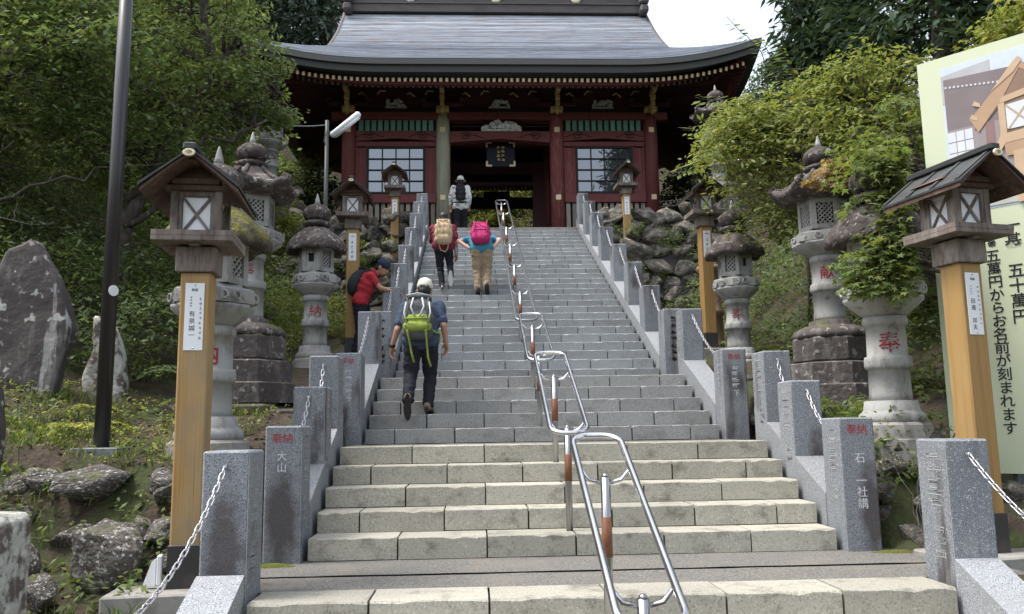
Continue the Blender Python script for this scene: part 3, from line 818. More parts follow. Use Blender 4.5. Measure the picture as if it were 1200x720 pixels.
    for rr, zz in prof_r:
        for k in range(n):
            a = 2 * math.pi * k / n
            c6 = abs(math.cos(3 * (a - .3)))   # 1 at corners
            edge = max(0, (rr - .45) / .55)
            rad = RR * rr * (1 + (.10 * c6 ** 3 - .06) * edge)
            lift = .085 * edge ** 2 * c6 ** 4 if kind == 'tall' else -.02 * edge * c6 ** 2
            jit = noise.noise((math.cos(a) * 4 + loc[0], math.sin(a) * 4, rr * 4)) * .018
            vs2.append((rad * math.cos(a) * sc, rad * math.sin(a) * sc, (zr + zz + lift + jit) * sc))
    for i in range(len(prof_r) - 1):
        for k in range(n): fs2.append((i * n + k, i * n + (k + 1) % n, (i + 1) * n + (k + 1) % n, (i + 1) * n + k))
    fs2.append(tuple(range(n))[::-1]); fs2.append(tuple(range((len(prof_r) - 1) * n, len(prof_r) * n)))
    b.add(vs2, fs2, True)
    if kind == 'tall':
        for k in range(6):
            a = .3 + k * seg
            for (rad, zz, r) in ((RR * 1.02, .15, .036), (RR * .97, .175, .03)):
                c = Vector((rad * math.cos(a), rad * math.sin(a), zr + zz)) * sc
                b.tube([c + Vector((-math.sin(a), math.cos(a), 0)) * (-.032 * sc), c + Vector((-math.sin(a), math.cos(a), 0)) * (.032 * sc)], r * sc, 12)
            pts = [Vector((RR * t * math.cos(a), RR * t * math.sin(a), zr + zz)) * sc for t, zz in ((.3, .325), (.5, .225), (.75, .15), (.95, .16), (1.04, .175))]
            b.tube(pts, .024 * sc, 8)
    b.build('roof', lr, o)
    zt = zr + (.335 if kind == 'tall' else .245)
    b = B(); b.lathe(prof([(.13, zt), (.165, zt + .02), (.17, zt + .05), (.12, zt + .07), (.10, zt + .085)]), n=24, fn=petals(10, .1))
    b.lathe(prof([(.09, zt + .08), (.15, zt + .10), (.175, zt + .16), (.16, zt + .215), (.10, zt + .265), (.035, zt + .29), (.02, zt + .30)]), n=24)
    b.build('jewel', M['lroof'], o)
    b = B(); b.lathe(prof([(.04, zt + .285), (.028, zt + .33), (.012, zt + .40), (.004, zt + .42)]), n=12); b.build('jewel_tip', M['lstone'], o)
    return o
stone_lantern((-2.93, 7.0, .87), 'stone lantern partly hidden by the nearest wooden lantern on the left, mossy roof', 'short', '納', 1.24, R(-8), True, R(14))
stone_lantern((2.80, 7.0, .93), 'stone lantern on the right with red lettering, roof hidden in maple leaves', 'short', '奉', 1.2, R(20), False, R(-38), 'redpaint')
stone_lantern((-3.19, 9.0, 1.25), 'tall stone lantern on the left, curled roof corners, on a stepped dark base', 'tall', '奉', 1.0, R(12), False, R(-4))
stone_lantern((3.2, 9.0, 1.15), 'tall stone lantern on the right with white lattice firebox and curled dark roof', 'tall', '献', 1.02, R(25), False, R(-48))
stone_lantern((-2.96, 11.6, 1.92), 'squat stone lantern on the left beside the middle wooden lantern, faded red lettering', 'short', '納', 1.17, R(-26), False, R(36), 'oldred')
stone_lantern((3.13, 12.0, 1.86), 'pale stone lantern on the right beside the middle wooden lantern', 'short', '奉', 1.2, R(8), False, R(-23), 'oldred')
stone_lantern((-5.75, 20.0, 5.9), 'stone lantern high on the left beside the gate, half hidden by leaves', 'tall', None, 1.2, R(10))
stone_lantern((5.45, 20.0, 5.9), 'stone lantern high on the right under the roof corner, only its top showing above leaves', 'tall', None, 1.22, R(10))
o = empty('stone_pillar', (3.35, 14.0, 2.2), 'weathered brown stone pillar behind the pale lantern on the right', 'stone pillar')
b = MB(); b.lathe([(.2, 0), (.17, .06), (.16, .6), (.19, .63), (.19, .7), (.16, .73), (.15, 1.3), (.19, 1.34), (.26, 1.42), (.24, 1.47)], n=20); b.build('shaft', mat('brown_stone', (.21, .14, .1), .9, [dict(s=6, d=4, lo=.45, hi=.7, c=(.12, .08, .06), a=.8)], bump=(20, .6, .01)), o)
b = MB(); b.lathe([(.3, -.3), (.3, 0), (.26, .02)], n=8, smooth=False); b.build('base', M['lbase'], o)
# dark stone courses that carry the tall left lantern
def courses(name, org, blocks, label):
    o = empty(name, org, label, 'stone base')
    for (x, y, z, dx, dy, dz) in blocks:
        b = MB(org); b.box((x, y, z), (dx, dy, dz), bev=.025); b.build('stone', M['lbase'], o)
courses('stone_plinth', (-3.05, 8.9, .5), [(-3.3, 8.75, .98, 1.0, .9, .5), (-2.62, 8.75, .96, .36, .7, .44), (-3.4, 8.55, .52, .9, 1.0, .42), (-2.72, 8.55, .5, .5, .9, .4)], 'dark mossy stone courses under the tall left lantern')
courses('stone_plinth', (3.2, 8.9, .5), [(3.0, 8.75, .92, .9, 1.0, .44), (3.75, 8.85, .9, .6, .9, .4), (3.2, 8.45, .55, 1.5, .5, .3)], 'dark stone courses under the tall right lantern')

# ------------------------------------------------------------------ notice board
P0 = Vector((3.55, 7.45, 0)); bd = Vector((.674, -.739, 0)).normalized(); bn = Vector((bd.y, -bd.x, 0))
bo = empty('notice_board', (3.55 + bd.x * 1.2, 7.45 + bd.y * 1.2, .2), 'tall pale yellow notice board with a lantern photograph and black Japanese text', 'sign')
Wd, Zt, Zb = 2.5, 4.37, .5
def BP(a, z, n=0.0): return P0 + bd * a + bn * n + Vector((0, 0, z))
def bpoly(mb, pts, n, th=.002):
    m_ = len(pts)
    v = [BP(a, z, n) for a, z in pts] + [BP(a, z, n - th) for a, z in pts]
    mb.add(v, [tuple(range(m_)), tuple(range(m_, 2 * m_))[::-1]] + [(i, (i + 1) % m_, m_ + (i + 1) % m_, m_ + i) for i in range(m_)])
M['board'] = mat('pale_yellow_board', (.49, .53, .37), .45, [dict(s=1.2, d=3, lo=.4, hi=.8, c=(.46, .5, .35), a=.7)], spec=.4)
flat = lambda n, c, **k: mat(n, c, .5, spec=.3, **k)
mb = MB(bo.location); bpoly(mb, [(0, Zb), (Wd, Zb), (Wd, Zt), (0, Zt)], 0, .04); panel = mb.build('panel', M['board'], bo)
for a in (.5, 2.0):
    mb = MB(bo.location); c = BP(a, 0, -.1); mb.box((c.x, c.y, 1.0), (.08, .08, 2.6)); mb.build('leg', M['grey_metal'], bo)
mb = MB(bo.location); c = BP(1.6, 0, -.02); mb.box((c.x, c.y, .12), (1.9, .3, .74), rz=math.atan2(bd.y, bd.x), bev=.01); mb.build('footing', M['conc'], bo)
# printed photograph: temple eaves behind, new wooden lantern in front
ph = MB(bo.location)
cols = [('print_sky', (.45, .5, .58)), ('print_eaves', (.16, .13, .13)), ('print_wall', (.235, .2, .2)), ('print_wood', (.34, .22, .135)), ('print_wood_dark', (.2, .125, .085)), ('print_paper', (.5, .52, .55)), ('print_soft', (.34, .34, .36)), ('print_red', (.20, .12, .11)), ('print_leaf', (.36, .37, .32)), ('print_pale', (.42, .3, .19))]
pm = [flat('photo_' + n, c, layers=[dict(s=7, d=4, lo=.35, hi=.75, c=tuple(min(.9, x * 1.25) for x in c), a=.6)]) for n, c in cols]
def pp(k, pts, n): ph.cur = k; bpoly(ph, [(.416 + (a - .5) * .54, 3.69 + (z - 3.28) * .6) for a, z in pts] if mapz else pts, n)
A0, A1 = .20, 2.3
mapz = False
pp(0, [(A0, 2.84), (A1, 2.84), (A1, 4.27), (A0, 4.26)], .003)
pp(6, [(A0, 3.9), (.62, 4.0), (.62, 4.22), (A0, 4.18)], .005)
pp(1, [(A0 + .02, 3.5), (1.3, 3.5), (1.3, 4.06), (A0 + .02, 4.14)], .007)
pp(2, [(A0 + .02, 2.86), (1.5, 2.86), (1.5, 3.62), (A0 + .02, 3.64)], .009)
for k in range(13): pp(5, [(A0 + .03 + k * .036, 4.05 - .006 * k), (A0 + .046 + k * .036, 4.05 - .006 * k), (A0 + .046 + k * .036, 4.068 - .006 * k), (A0 + .03 + k * .036, 4.068 - .006 * k)], .011)
for i in range(3):
    for j in range(4):
        pp(5, [(A0 + .02 + i * .072, 3.21 + j * .104), (A0 + .085 + i * .072, 3.21 + j * .104), (A0 + .085 + i * .072, 3.304 + j * .104), (A0 + .02 + i * .072, 3.304 + j * .104)], .011)
pp(8, [(.36, 2.86), (1.4, 2.86), (1.4, 3.2), (.36, 3.16)], .010)
mapz = True
pp(7, [(.72, 2.44), (.86, 2.44), (.86, 3.2), (.72, 3.2)], .011)
pp(4, [(.55, 3.12), (.66, 3.10), (1.0, 3.44), (.98, 2.9), (2.1, 2.9), (2.1, 3.9), (1.32, 3.96), (1.22, 3.86)], .014)
pp(3, [(.50, 3.28), (.62, 3.06), (1.02, 3.5), (1.30, 3.9), (1.24, 4.02), (.86, 3.62)], .017)
pp(9, [(.5, 3.3), (.62, 3.24), (.62, 3.3), (.54, 3.36)], .019); pp(9, [(.56, 3.5), (.68, 3.44), (.68, 3.5), (.6, 3.56)], .019)
pp(9, [(.86, 3.64), (1.18, 3.98), (1.3, 4.08), (1.36, 4.02), (1.22, 3.86)], .021)
pp(3, [(1.24, 4.02), (1.30, 3.9), (2.1, 3.3), (2.1, 3.5)], .017)
pp(9, [(.96, 3.42), (1.02, 3.52), (1.7, 3.62), (1.7, 3.52)], .021)
pp(9, [(.94, 2.94), (1.04, 2.94), (1.04, 3.44), (.94, 3.42)], .021); pp(9, [(1.42, 2.96), (1.5, 2.96), (1.5, 3.46), (1.42, 3.46)], .021)
pp(5, [(1.05, 3.0), (1.42, 3.0), (1.42, 3.4), (1.05, 3.38)], .021)
for (p, q) in (((1.06, 3.0), (1.41, 3.39)), ((1.41, 3.0), (1.06, 3.38))):
    pp(9, [(p[0] - .015, p[1]), (p[0] + .015, p[1]), (q[0] + .015, q[1]), (q[0] - .015, q[1])], .024 if p[0] < 1.2 else .026)
pp(9, [(.76, 2.62), (.86, 2.78), (.94, 2.94), (2.1, 3.0), (2.1, 2.86), (1.0, 2.8), (.86, 2.6)], .024)
pp(3, [(1.0, 2.6), (2.1, 2.62), (2.1, 2.87), (.98, 2.8)], .022)
pp(9, [(1.1, 1.88), (1.8, 1.88), (1.8, 2.66), (1.1, 2.66)], .026)
ph.build('printed_photograph', pm, panel)
bt = MB(bo.location)
def btext(chars, a, z, size, sp):
    c = BP(a, z, .004) - Vector(bo.location)
    text('\n'.join(chars), size, M['black'], panel, c, bd, (0, 0, 1), .001, sp, bold=.0010)
btext('※五萬円からお名前が刻まれます', .49, 2.58, .122, .96)
btext('一基 五十萬円', .66, 2.72, .138, .98)

# ------------------------------------------------------------------ poles, lamps, wire
o = empty('lamp_pole', (-3.70, 6.8, .78), 'tall black steel pole on a grey base plate by the left bank', 'lamp pole')
b = MB(o.location); b.cyl((-3.70, 6.8, .8), (-3.70, 6.8, 6.2), .060, .052, 20); b.build('pole', M['pole'], o)
b = MB(o.location); b.box((-3.70, 6.8, .80), (.36, .3, .1), bev=.006); b.build('base_plate', M['grey_metal'], o)
b = MB(o.location); b.prism([(.04 * math.cos(w), .045 * math.sin(w)) for w in [k * math.pi / 8 for k in range(16)]], 'y', -.003, .003); Ms = Matrix.Translation((-3.655, 6.760, 2.10)) @ Matrix.Rotation(R(48), 4, 'Z'); b.v = [tuple(Ms @ Vector(v) - b.org + b.org * 0) for v in [Vector(q) + b.org for q in b.v]]; b.build('round_sticker', M['plaque'], o)
o = empty('street_light', (-4.0, 18.0, 4.0), 'slim dark pole with a white tube lamp left of the gate', 'street light')
b = MB(o.location); b.cyl((-4.0, 18, 2.6), (-4.0, 18, 7.84), .05, .045, 12); b.tube([(-4, 18, 7.6), (-3.9, 17.98, 7.55), (-3.82, 17.95, 7.5)], .02, 8); b.tube([(-4.0, 18, 7.2), (-4.06, 17.95, 7.35), (-3.98, 17.94, 7.62)], .012, 6); b.build('pole', mat('dark_grey_pole', (.05, .055, .055), .5), o)
b = MB(o.location); p, q = Vector((-3.90, 17.95, 7.46)), Vector((-3.24, 17.75, 7.92)); b.tube([p, p.lerp(q, .05), p.lerp(q, .95), q], [.04, .072, .072, .04], 14); b.build('lamp_casing', M['lampwhite'], o)
b = MB(o.location); d = (q - p).normalized(); dn = Vector((0, 0, -1)); off = (dn - d * dn.dot(d)).normalized() * .065; b.tube([p.lerp(q, .08) + off, p.lerp(q, .92) + off], .045, 10); b.build('tube_lamp', M['paper'], o)
b = MB(); b.tube([Vector((-4.0, 18, 7.74)).lerp(Vector((-6.6, 17, 8.0)), t / 12) - Vector((0, 0, 1.0 * (t / 12) * (1 - t / 12))) for t in range(13)], .014, 6)
tag(b.build('wire', M['grey_metal']), 'thin grey wire running from the street light into the trees', 'wire')
b = MB(); b.tube([Vector((4.5, 22.7, 7.25)).lerp(Vector((9, 21, 7.2)), t / 8) for t in range(9)], .012, 6)
b.tube([Vector((4.5, 22.7, 7.1)).lerp(Vector((9, 21, 7.0)), t / 8) for t in range(9)], .012, 6)
tag(b.build('wire', M['grey_metal']), 'pair of thin wires right of the gate', 'wire')
o = empty('junction_box', (-2.78, 5.42, .02), 'small cream plastic box leaning at the foot of the left lantern post', 'box')
b = MB(o.location); b.box((-2.70, 5.40, .12), (.03, .06, .18), rz=.2, bev=.006); b.build('panel', M['plaque'], o)
b = MB(o.location); b.prism([(-2.80, .03), (-2.725, .02), (-2.725, .19), (-2.75, .17)], 'y', 5.40, 5.45); b.build('cover', M['plaque'], o)

# ------------------------------------------------------------------ stones: steles, boulders, rock walls
def slab(name, pts, y0, th, m, label, cat, lean=0.0, sub=5, amp=.02):
    """upright stone: an outline in x,z given real thickness, subdivided and roughened"""
    bm = bmesh.new()
    vs = [bm.verts.new((x, 0, z)) for x, z in pts]
    f = bm.faces.new(vs)
    r = bmesh.ops.extrude_face_region(bm, geom=[f])
    bmesh.ops.translate(bm, verts=[v for v in r['geom'] if isinstance(v, bmesh.types.BMVert)], vec=(0, th, 0))
    bmesh.ops.recalc_face_normals(bm, faces=bm.faces)
    bmesh.ops.bevel(bm, geom=list(bm.edges), offset=min(.03, th * .25), segments=1, affect='EDGES')
    bmesh.ops.triangulate(bm, faces=bm.faces)
    for _ in range(sub):
        es = [e for e in bm.edges if e.calc_length() > .07]
        if not es: break
        bmesh.ops.subdivide_edges(bm, edges=es, cuts=1)
        bmesh.ops.triangulate(bm, faces=[f for f in bm.faces if len(f.verts) > 3])
    bm.normal_update()
    for v in bm.verts:
        n = noise.fractal(v.co * 3.1 + Vector((y0, 0, 0)), 1.0, 2.0, 4)
        v.co += v.normal * n * amp
        v.co.y += lean * (v.co.z - pts[0][1]) 
    me = bpy.data.meshes.new(name); bm.to_mesh(me); bm.free()
    me.polygons.foreach_set('use_smooth', [True] * len(me.polygons))
    me.materials.append(m)
    o = link_obj(name, me); 
    zmin = min(z for x, z in pts); cx_ = sum(x for x, z in pts) / len(pts)
    me.transform(Matrix.Translation((-cx_, 0, -zmin))); o.location = (cx_, y0, zmin)
    return tag(o, label, cat)
slab('stone_monument', [(-5.45, 1.1), (-4.74, 1.12), (-4.68, 1.6), (-4.59, 1.92), (-4.66, 2.20), (-4.77, 2.46), (-4.91, 2.66), (-5.02, 2.86), (-5.10, 2.80), (-5.26, 2.74), (-5.34, 2.5), (-5.40, 1.9)], 8.0, .22, M['stele'], 'big dark pointed stone monument streaked with lichen on the left bank', 'stone monument', .03)
slab('stone_monument', [(-4.64, 1.15), (-4.28, 1.15), (-4.26, 1.45), (-4.32, 1.75), (-4.40, 2.02), (-4.52, 2.14), (-4.62, 2.16), (-4.60, 1.8), (-4.68, 1.55)], 8.5, .2, M['stele_pale'], 'smaller pale ragged stone slab behind the black pole', 'stone monument', .02)
slab('stone_pillar', [(-3.42, -.5), (-2.91, -.5), (-2.915, .58), (-3.03, .59), (-3.42, .58)], 4.0, .3, M['stele_pale'], 'squared pillar spotted with white lichen in the bottom left corner', 'stone pillar', 0, 5, .008)
slab('stone_slab', [(-4.32, .2), (-3.64, .30), (-3.58, .8), (-3.55, 1.0), (-3.59, 1.2), (-3.65, 1.36), (-3.74, 1.5), (-4.32, 1.6)], 5.0, .2, M['stele'], 'brown lichen covered slab cut by the left edge of the picture', 'stone slab')

def rock_mesh(seed, flat_=1.0, sub=3, ang=False):
    bm = bmesh.new(); bmesh.ops.create_icosphere(bm, subdivisions=sub, radius=.5)
    off = Vector((seed * 3.7, seed * 1.3, seed * 2.1))
    rr = random.Random(seed)
    planes = [(Vector((rr.uniform(-1, 1), rr.uniform(-1, 1), rr.uniform(-1, 1))).normalized(), rr.uniform(.24, .36) if ang else rr.uniform(.27, .4)) for _ in range(15 if ang else 9)]
    for v in bm.verts:
        p = v.co.copy()
        for n, d in planes:
            t = p.dot(n)
            if t > d: p -= n * (t - d) * (.97 if ang else .9)
        p += p.normalized() * (noise.fractal(p * 3 + off, 1, 2, 4) * .07)
        v.co = p
    me = bpy.data.meshes.new('stone'); bm.to_mesh(me); bm.free()
    me.polygons.foreach_set('use_smooth', [True] * len(me.polygons))
    return me
ROCKS = [rock_mesh(s, ang=True) for s in range(8)]; 
for me in ROCKS: me.materials.append(M['rock'])
WROCKS = [rock_mesh(s + 20, sub=3, ang=True) for s in range(10)]
for me in WROCKS: me.materials.append(M['rock_dark'])
def put(me, name, parent, c, d, rot):
    o = link_obj(name, me, parent)
    Ml = Matrix.Translation(c) @ Matrix(rot) @ Matrix.Diagonal((*d, 1))
    o.matrix_local = (Matrix.Translation(-Vector(parent.location)) if parent else Matrix()) @ Ml
    return o
def rrot(a=.5): return (Matrix.Rotation(rng.uniform(-math.pi, math.pi), 4, 'Z') @ Matrix.Rotation(rng.uniform(-a, a), 4, 'X') @ Matrix.Rotation(rng.uniform(-a, a), 4, 'Y'))
def boulder(k, c, d, label):
    o = put(ROCKS[k % 8], 'boulder', None, c, (d[0] * 1.02, d[1] * 1.05, d[2] * 1.02), rrot(.25)); tag(o, label, 'boulder', 'loose boulders at the foot of the banks')
boulder(0, (-3.15, 5.75, .22), (.62, .55, .55), 'big lichen capped boulder left of the nearest wooden lantern')
boulder(1, (-2.74, 5.85, .12), (.36, .3, .3), 'white crusted rock tucked behind the left lantern post')
boulder(2, (-3.62, 5.5, .12), (.42, .4, .36), 'grey rock beside the lichen pillar on the left')
boulder(3, (-3.42, 5.45, -.0), (.26, .26, .26), 'small round rock under the big boulder on the left')
boulder(4, (-3.55, 6.35, .62), (.7, .45, .3), 'long flat pale rock below the black pole')
boulder(5, (-3.0, 6.4, .55), (.5, .4, .36), 'dark rock beneath the left stone lantern')
boulder(6, (2.78, 6.45, .32), (.55, .35, .3), 'flat brown rock between the two front posts on the right')
boulder(7, (2.72, 6.05, .07), (.36, .3, .26), 'low brown rock beside the nearest right post')
boulder(1, (2.62, 6.75, .62), (.42, .36, .34), 'pale lichen crusted rock behind the lettered right post')
boulder(2, (2.62, 7.4, .75), (.5, .4, .3), 'dark rock under the stone lantern on the right')
boulder(3, (3.1, 6.7, .3), (.5, .4, .5), 'dark boulder under the pale sign')
# low dry-stone bank edges made of rocks
def bank(label, org, items, base):
    o = empty('rock_bank', org, label, 'rock bank')
    for (c, d) in items:
        put(base[rng.randrange(8)], 'stone', o, c, d, rrot(.5))
it = []
for k in range(18):
    x = -rng.uniform(2.45, 5.2); y = 5.95 + rng.uniform(-.1, .5) + max(0, -x - 3.6) * .1; it.append(((x, y, g(x, y) + rng.uniform(-.1, .02)), (rng.uniform(.26, .5), rng.uniform(.24, .4), rng.uniform(.16, .26))))
for k in range(30):
    y = rng.uniform(6.6, 11.5); it.append(((-rng.uniform(2.36, 2.75), y, g(-2.9, y) + rng.uniform(-.55, -.05)), (rng.uniform(.22, .4), rng.uniform(.22, .4), rng.uniform(.2, .34))))
bank('row of lichen covered rocks edging the left bank', (-3, 6.2, .3), it, ROCKS)
it = []
for k in range(24):
    x = rng.uniform(2.5, 4.8); y = 6.3 + rng.uniform(-.15, .5); it.append(((x, y, g(x, y) + rng.uniform(-.05, .08)), (rng.uniform(.2, .42), rng.uniform(.2, .36), rng.uniform(.18, .34))))
for k in range(36):
    y = rng.uniform(6.7, 11.5); it.append(((rng.uniform(2.36, 2.85), y, g(2.9, y) + rng.uniform(-.5, .0)), (rng.uniform(.22, .42), rng.uniform(.22, .4), rng.uniform(.2, .36))))
for x, y, z, s in ((2.55, 6.72, .22, .34), (2.85, 6.62, .2, .4), (2.6, 6.78, .5, .32), (2.9, 6.7, .55, .36), (3.2, 6.7, .4, .4), (2.72, 6.74, .74, .28), (3.05, 6.78, .8, .3), (2.5, 6.95, .66, .3)):
    it.append(((x, y, z), (s, s * .9, s * .8)))
bank('row of dark rocks edging the right bank', (3, 6.4, .3), it, WROCKS)
# rough stone retaining walls below the gate
def rwall(side, label, x0, x1):
    org = (side * (x0 + x1) / 2, 18.6, 3.0)
    o = empty('retaining_wall', org, label, 'stone wall', 'rough stone walls below the gate')
    b = MB(org); b.prism([(18.75, 1.9), (19.65, 5.9), (20.6, 5.9), (20.6, 1.9)], 'x', side * x0, side * x1); b.build('wall_core', M['joint'], o)
    z = 2.75; r_ = 0
    while z < 6.0:
        h = rng.uniform(.28, .46); x = x0 + rng.uniform(0, .2)
        while x < x1:
            w = rng.uniform(.3, .72)
            yy = 18.75 + (z + h / 2 - 1.9) * .225
            put(WROCKS[rng.randrange(10)], 'stone', o, (side * (x + w / 2), yy + rng.uniform(-.07, .06), z + h / 2 + rng.uniform(-.09, .09)), (w * 1.5, rng.uniform(.4, .6), h * 1.55),
                Matrix.Rotation(rng.uniform(-.6, .6), 4, 'Y') @ Matrix.Rotation(rng.choice((0, math.pi)) + rng.uniform(-.3, .3), 4, 'Z') @ Matrix.Rotation(rng.uniform(-.2, .2), 4, 'X'))
            x += w
        z += h * .92
rwall(1, 'rough lichen covered stone wall right of the stairs', 2.1, 6.6)
rwall(-1, 'rough lichen covered stone wall left of the stairs', 2.1, 6.6)
# ------------------------------------------------------------------ temple gate
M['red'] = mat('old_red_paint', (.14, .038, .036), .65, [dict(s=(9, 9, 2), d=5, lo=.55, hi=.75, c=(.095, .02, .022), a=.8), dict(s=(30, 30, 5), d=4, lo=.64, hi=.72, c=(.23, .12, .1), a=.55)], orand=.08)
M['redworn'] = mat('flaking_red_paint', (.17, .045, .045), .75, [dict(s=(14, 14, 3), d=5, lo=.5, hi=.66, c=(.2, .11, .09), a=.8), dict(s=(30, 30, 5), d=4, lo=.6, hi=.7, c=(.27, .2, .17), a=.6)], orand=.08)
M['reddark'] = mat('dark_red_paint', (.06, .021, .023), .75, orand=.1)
M['greenish'] = mat('bleached_pillar', (.34, .335, .25), .8, [dict(s=(12, 12, 1.2), d=5, lo=.45, hi=.7, c=(.22, .215, .15), a=.8), dict(s=3, d=3, lo=.6, hi=.75, c=(.3, .25, .19), a=.5)])
M['green'] = mat('faded_green_slat', (.12, .27, .21), .75, [dict(s=(20, 20, 5), d=4, lo=.5, hi=.7, c=(.15, .24, .2), a=.7)], orand=.15)
M['slat'] = mat('washed_out_slat', (.23, .23, .19), .8, [dict(s=(20, 20, 5), d=4, lo=.45, hi=.65, c=(.22, .13, .11), a=.8)], orand=.3)
M['gilt'] = mat('ochre_bracket_paint', (.55, .4, .17), .6, [dict(s=14, d=4, lo=.5, hi=.7, c=(.2, .13, .06), a=.7)])
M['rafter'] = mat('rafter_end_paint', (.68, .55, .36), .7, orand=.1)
M['carv'] = mat('pale_carving_paint', (.6, .6, .58), .8, [dict(s=18, d=4, lo=.45, hi=.65, c=(.16, .17, .17), a=.8)])
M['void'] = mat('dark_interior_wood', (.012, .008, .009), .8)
M['roofm'] = mat('grey_shingle_roof', (.27, .295, .335), .6, [dict(s=(1.2, 9, 9), d=5, lo=.44, hi=.66, c=(.15, .165, .195), a=.95), dict(s=(1.5, 5, 5), d=5, lo=.52, hi=.66, c=(.2, .13, .095), a=.5), dict(s=(10, 60, 60), d=3, lo=.5, hi=.7, c=(.27, .29, .33), a=.75)], spec=.4, irand=.34)
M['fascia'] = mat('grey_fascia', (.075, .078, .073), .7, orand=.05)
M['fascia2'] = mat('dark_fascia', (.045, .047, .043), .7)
M['ridge'] = mat('ridge_copper', (.085, .075, .072), .6, [dict(s=(2, 8, 8), d=4, lo=.45, hi=.7, c=(.05, .045, .045), a=.7)])
M['tablet'] = mat('dark_blue_tablet', (.008, .009, .016), .6)
M['frameblack'] = mat('dark_window_bar', (.012, .012, .014), .6)
def glass(name, c, f):
    m = bpy.data.materials.new(name); m.use_nodes = True; nt = m.node_tree; nt.nodes.clear()
    o = nt.nodes.new('ShaderNodeOutputMaterial'); a = nt.nodes.new('ShaderNodeBsdfDiffuse'); a.inputs[0].default_value = (*c, 1)
    b = nt.nodes.new('ShaderNodeBsdfGlossy'); b.inputs['Roughness'].default_value = .015; b.inputs[0].default_value = (.9, .95, 1, 1)
    x = nt.nodes.new('ShaderNodeMixShader'); x.inputs[0].default_value = f
    nt.links.new(a.outputs[0], x.inputs[1]); nt.links.new(b.outputs[0], x.inputs[2]); nt.links.new(x.outputs[0], o.inputs[0]); return m
M['pane'] = glass('window_pane', (.05, .055, .06), .17)

GX, GZ = .06, ZTOP
GO = Vector((GX, 25.3, GZ))
gate = empty('temple_gate', GO, 'big red temple gate with a curved grey roof at the top of the stairs', 'temple gate')
G = lambda: MB(GO)
CX = [-4.27, -1.60, 1.67, 4.40]
ROWS = [23.0, 25.3, 27.6]
ZB_, ZBEAM = GZ, 9.95
for yi, y in enumerate(ROWS):
    for xi, x in enumerate(CX):
        b = G(); b.lathe([(.205, GZ + .1), (.205, 9.3), (.19, 9.75), (.17, ZBEAM)], (x, y, 0), 24); 
        p = b.build('pillar', M['greenish'] if (xi == 1 and yi == 0) else (M['redworn'] if xi == 2 and yi == 0 else M['red']), gate)
        if xi == 1 and yi == 0: p['label'] = 'bleached grey green front pillar'
        b = G(); b.lathe([(.32, GZ - .02), (.32, GZ + .06), (.27, GZ + .11)], (x, y, 0), 16); b.build('pillar_base', M['conc'], gate)
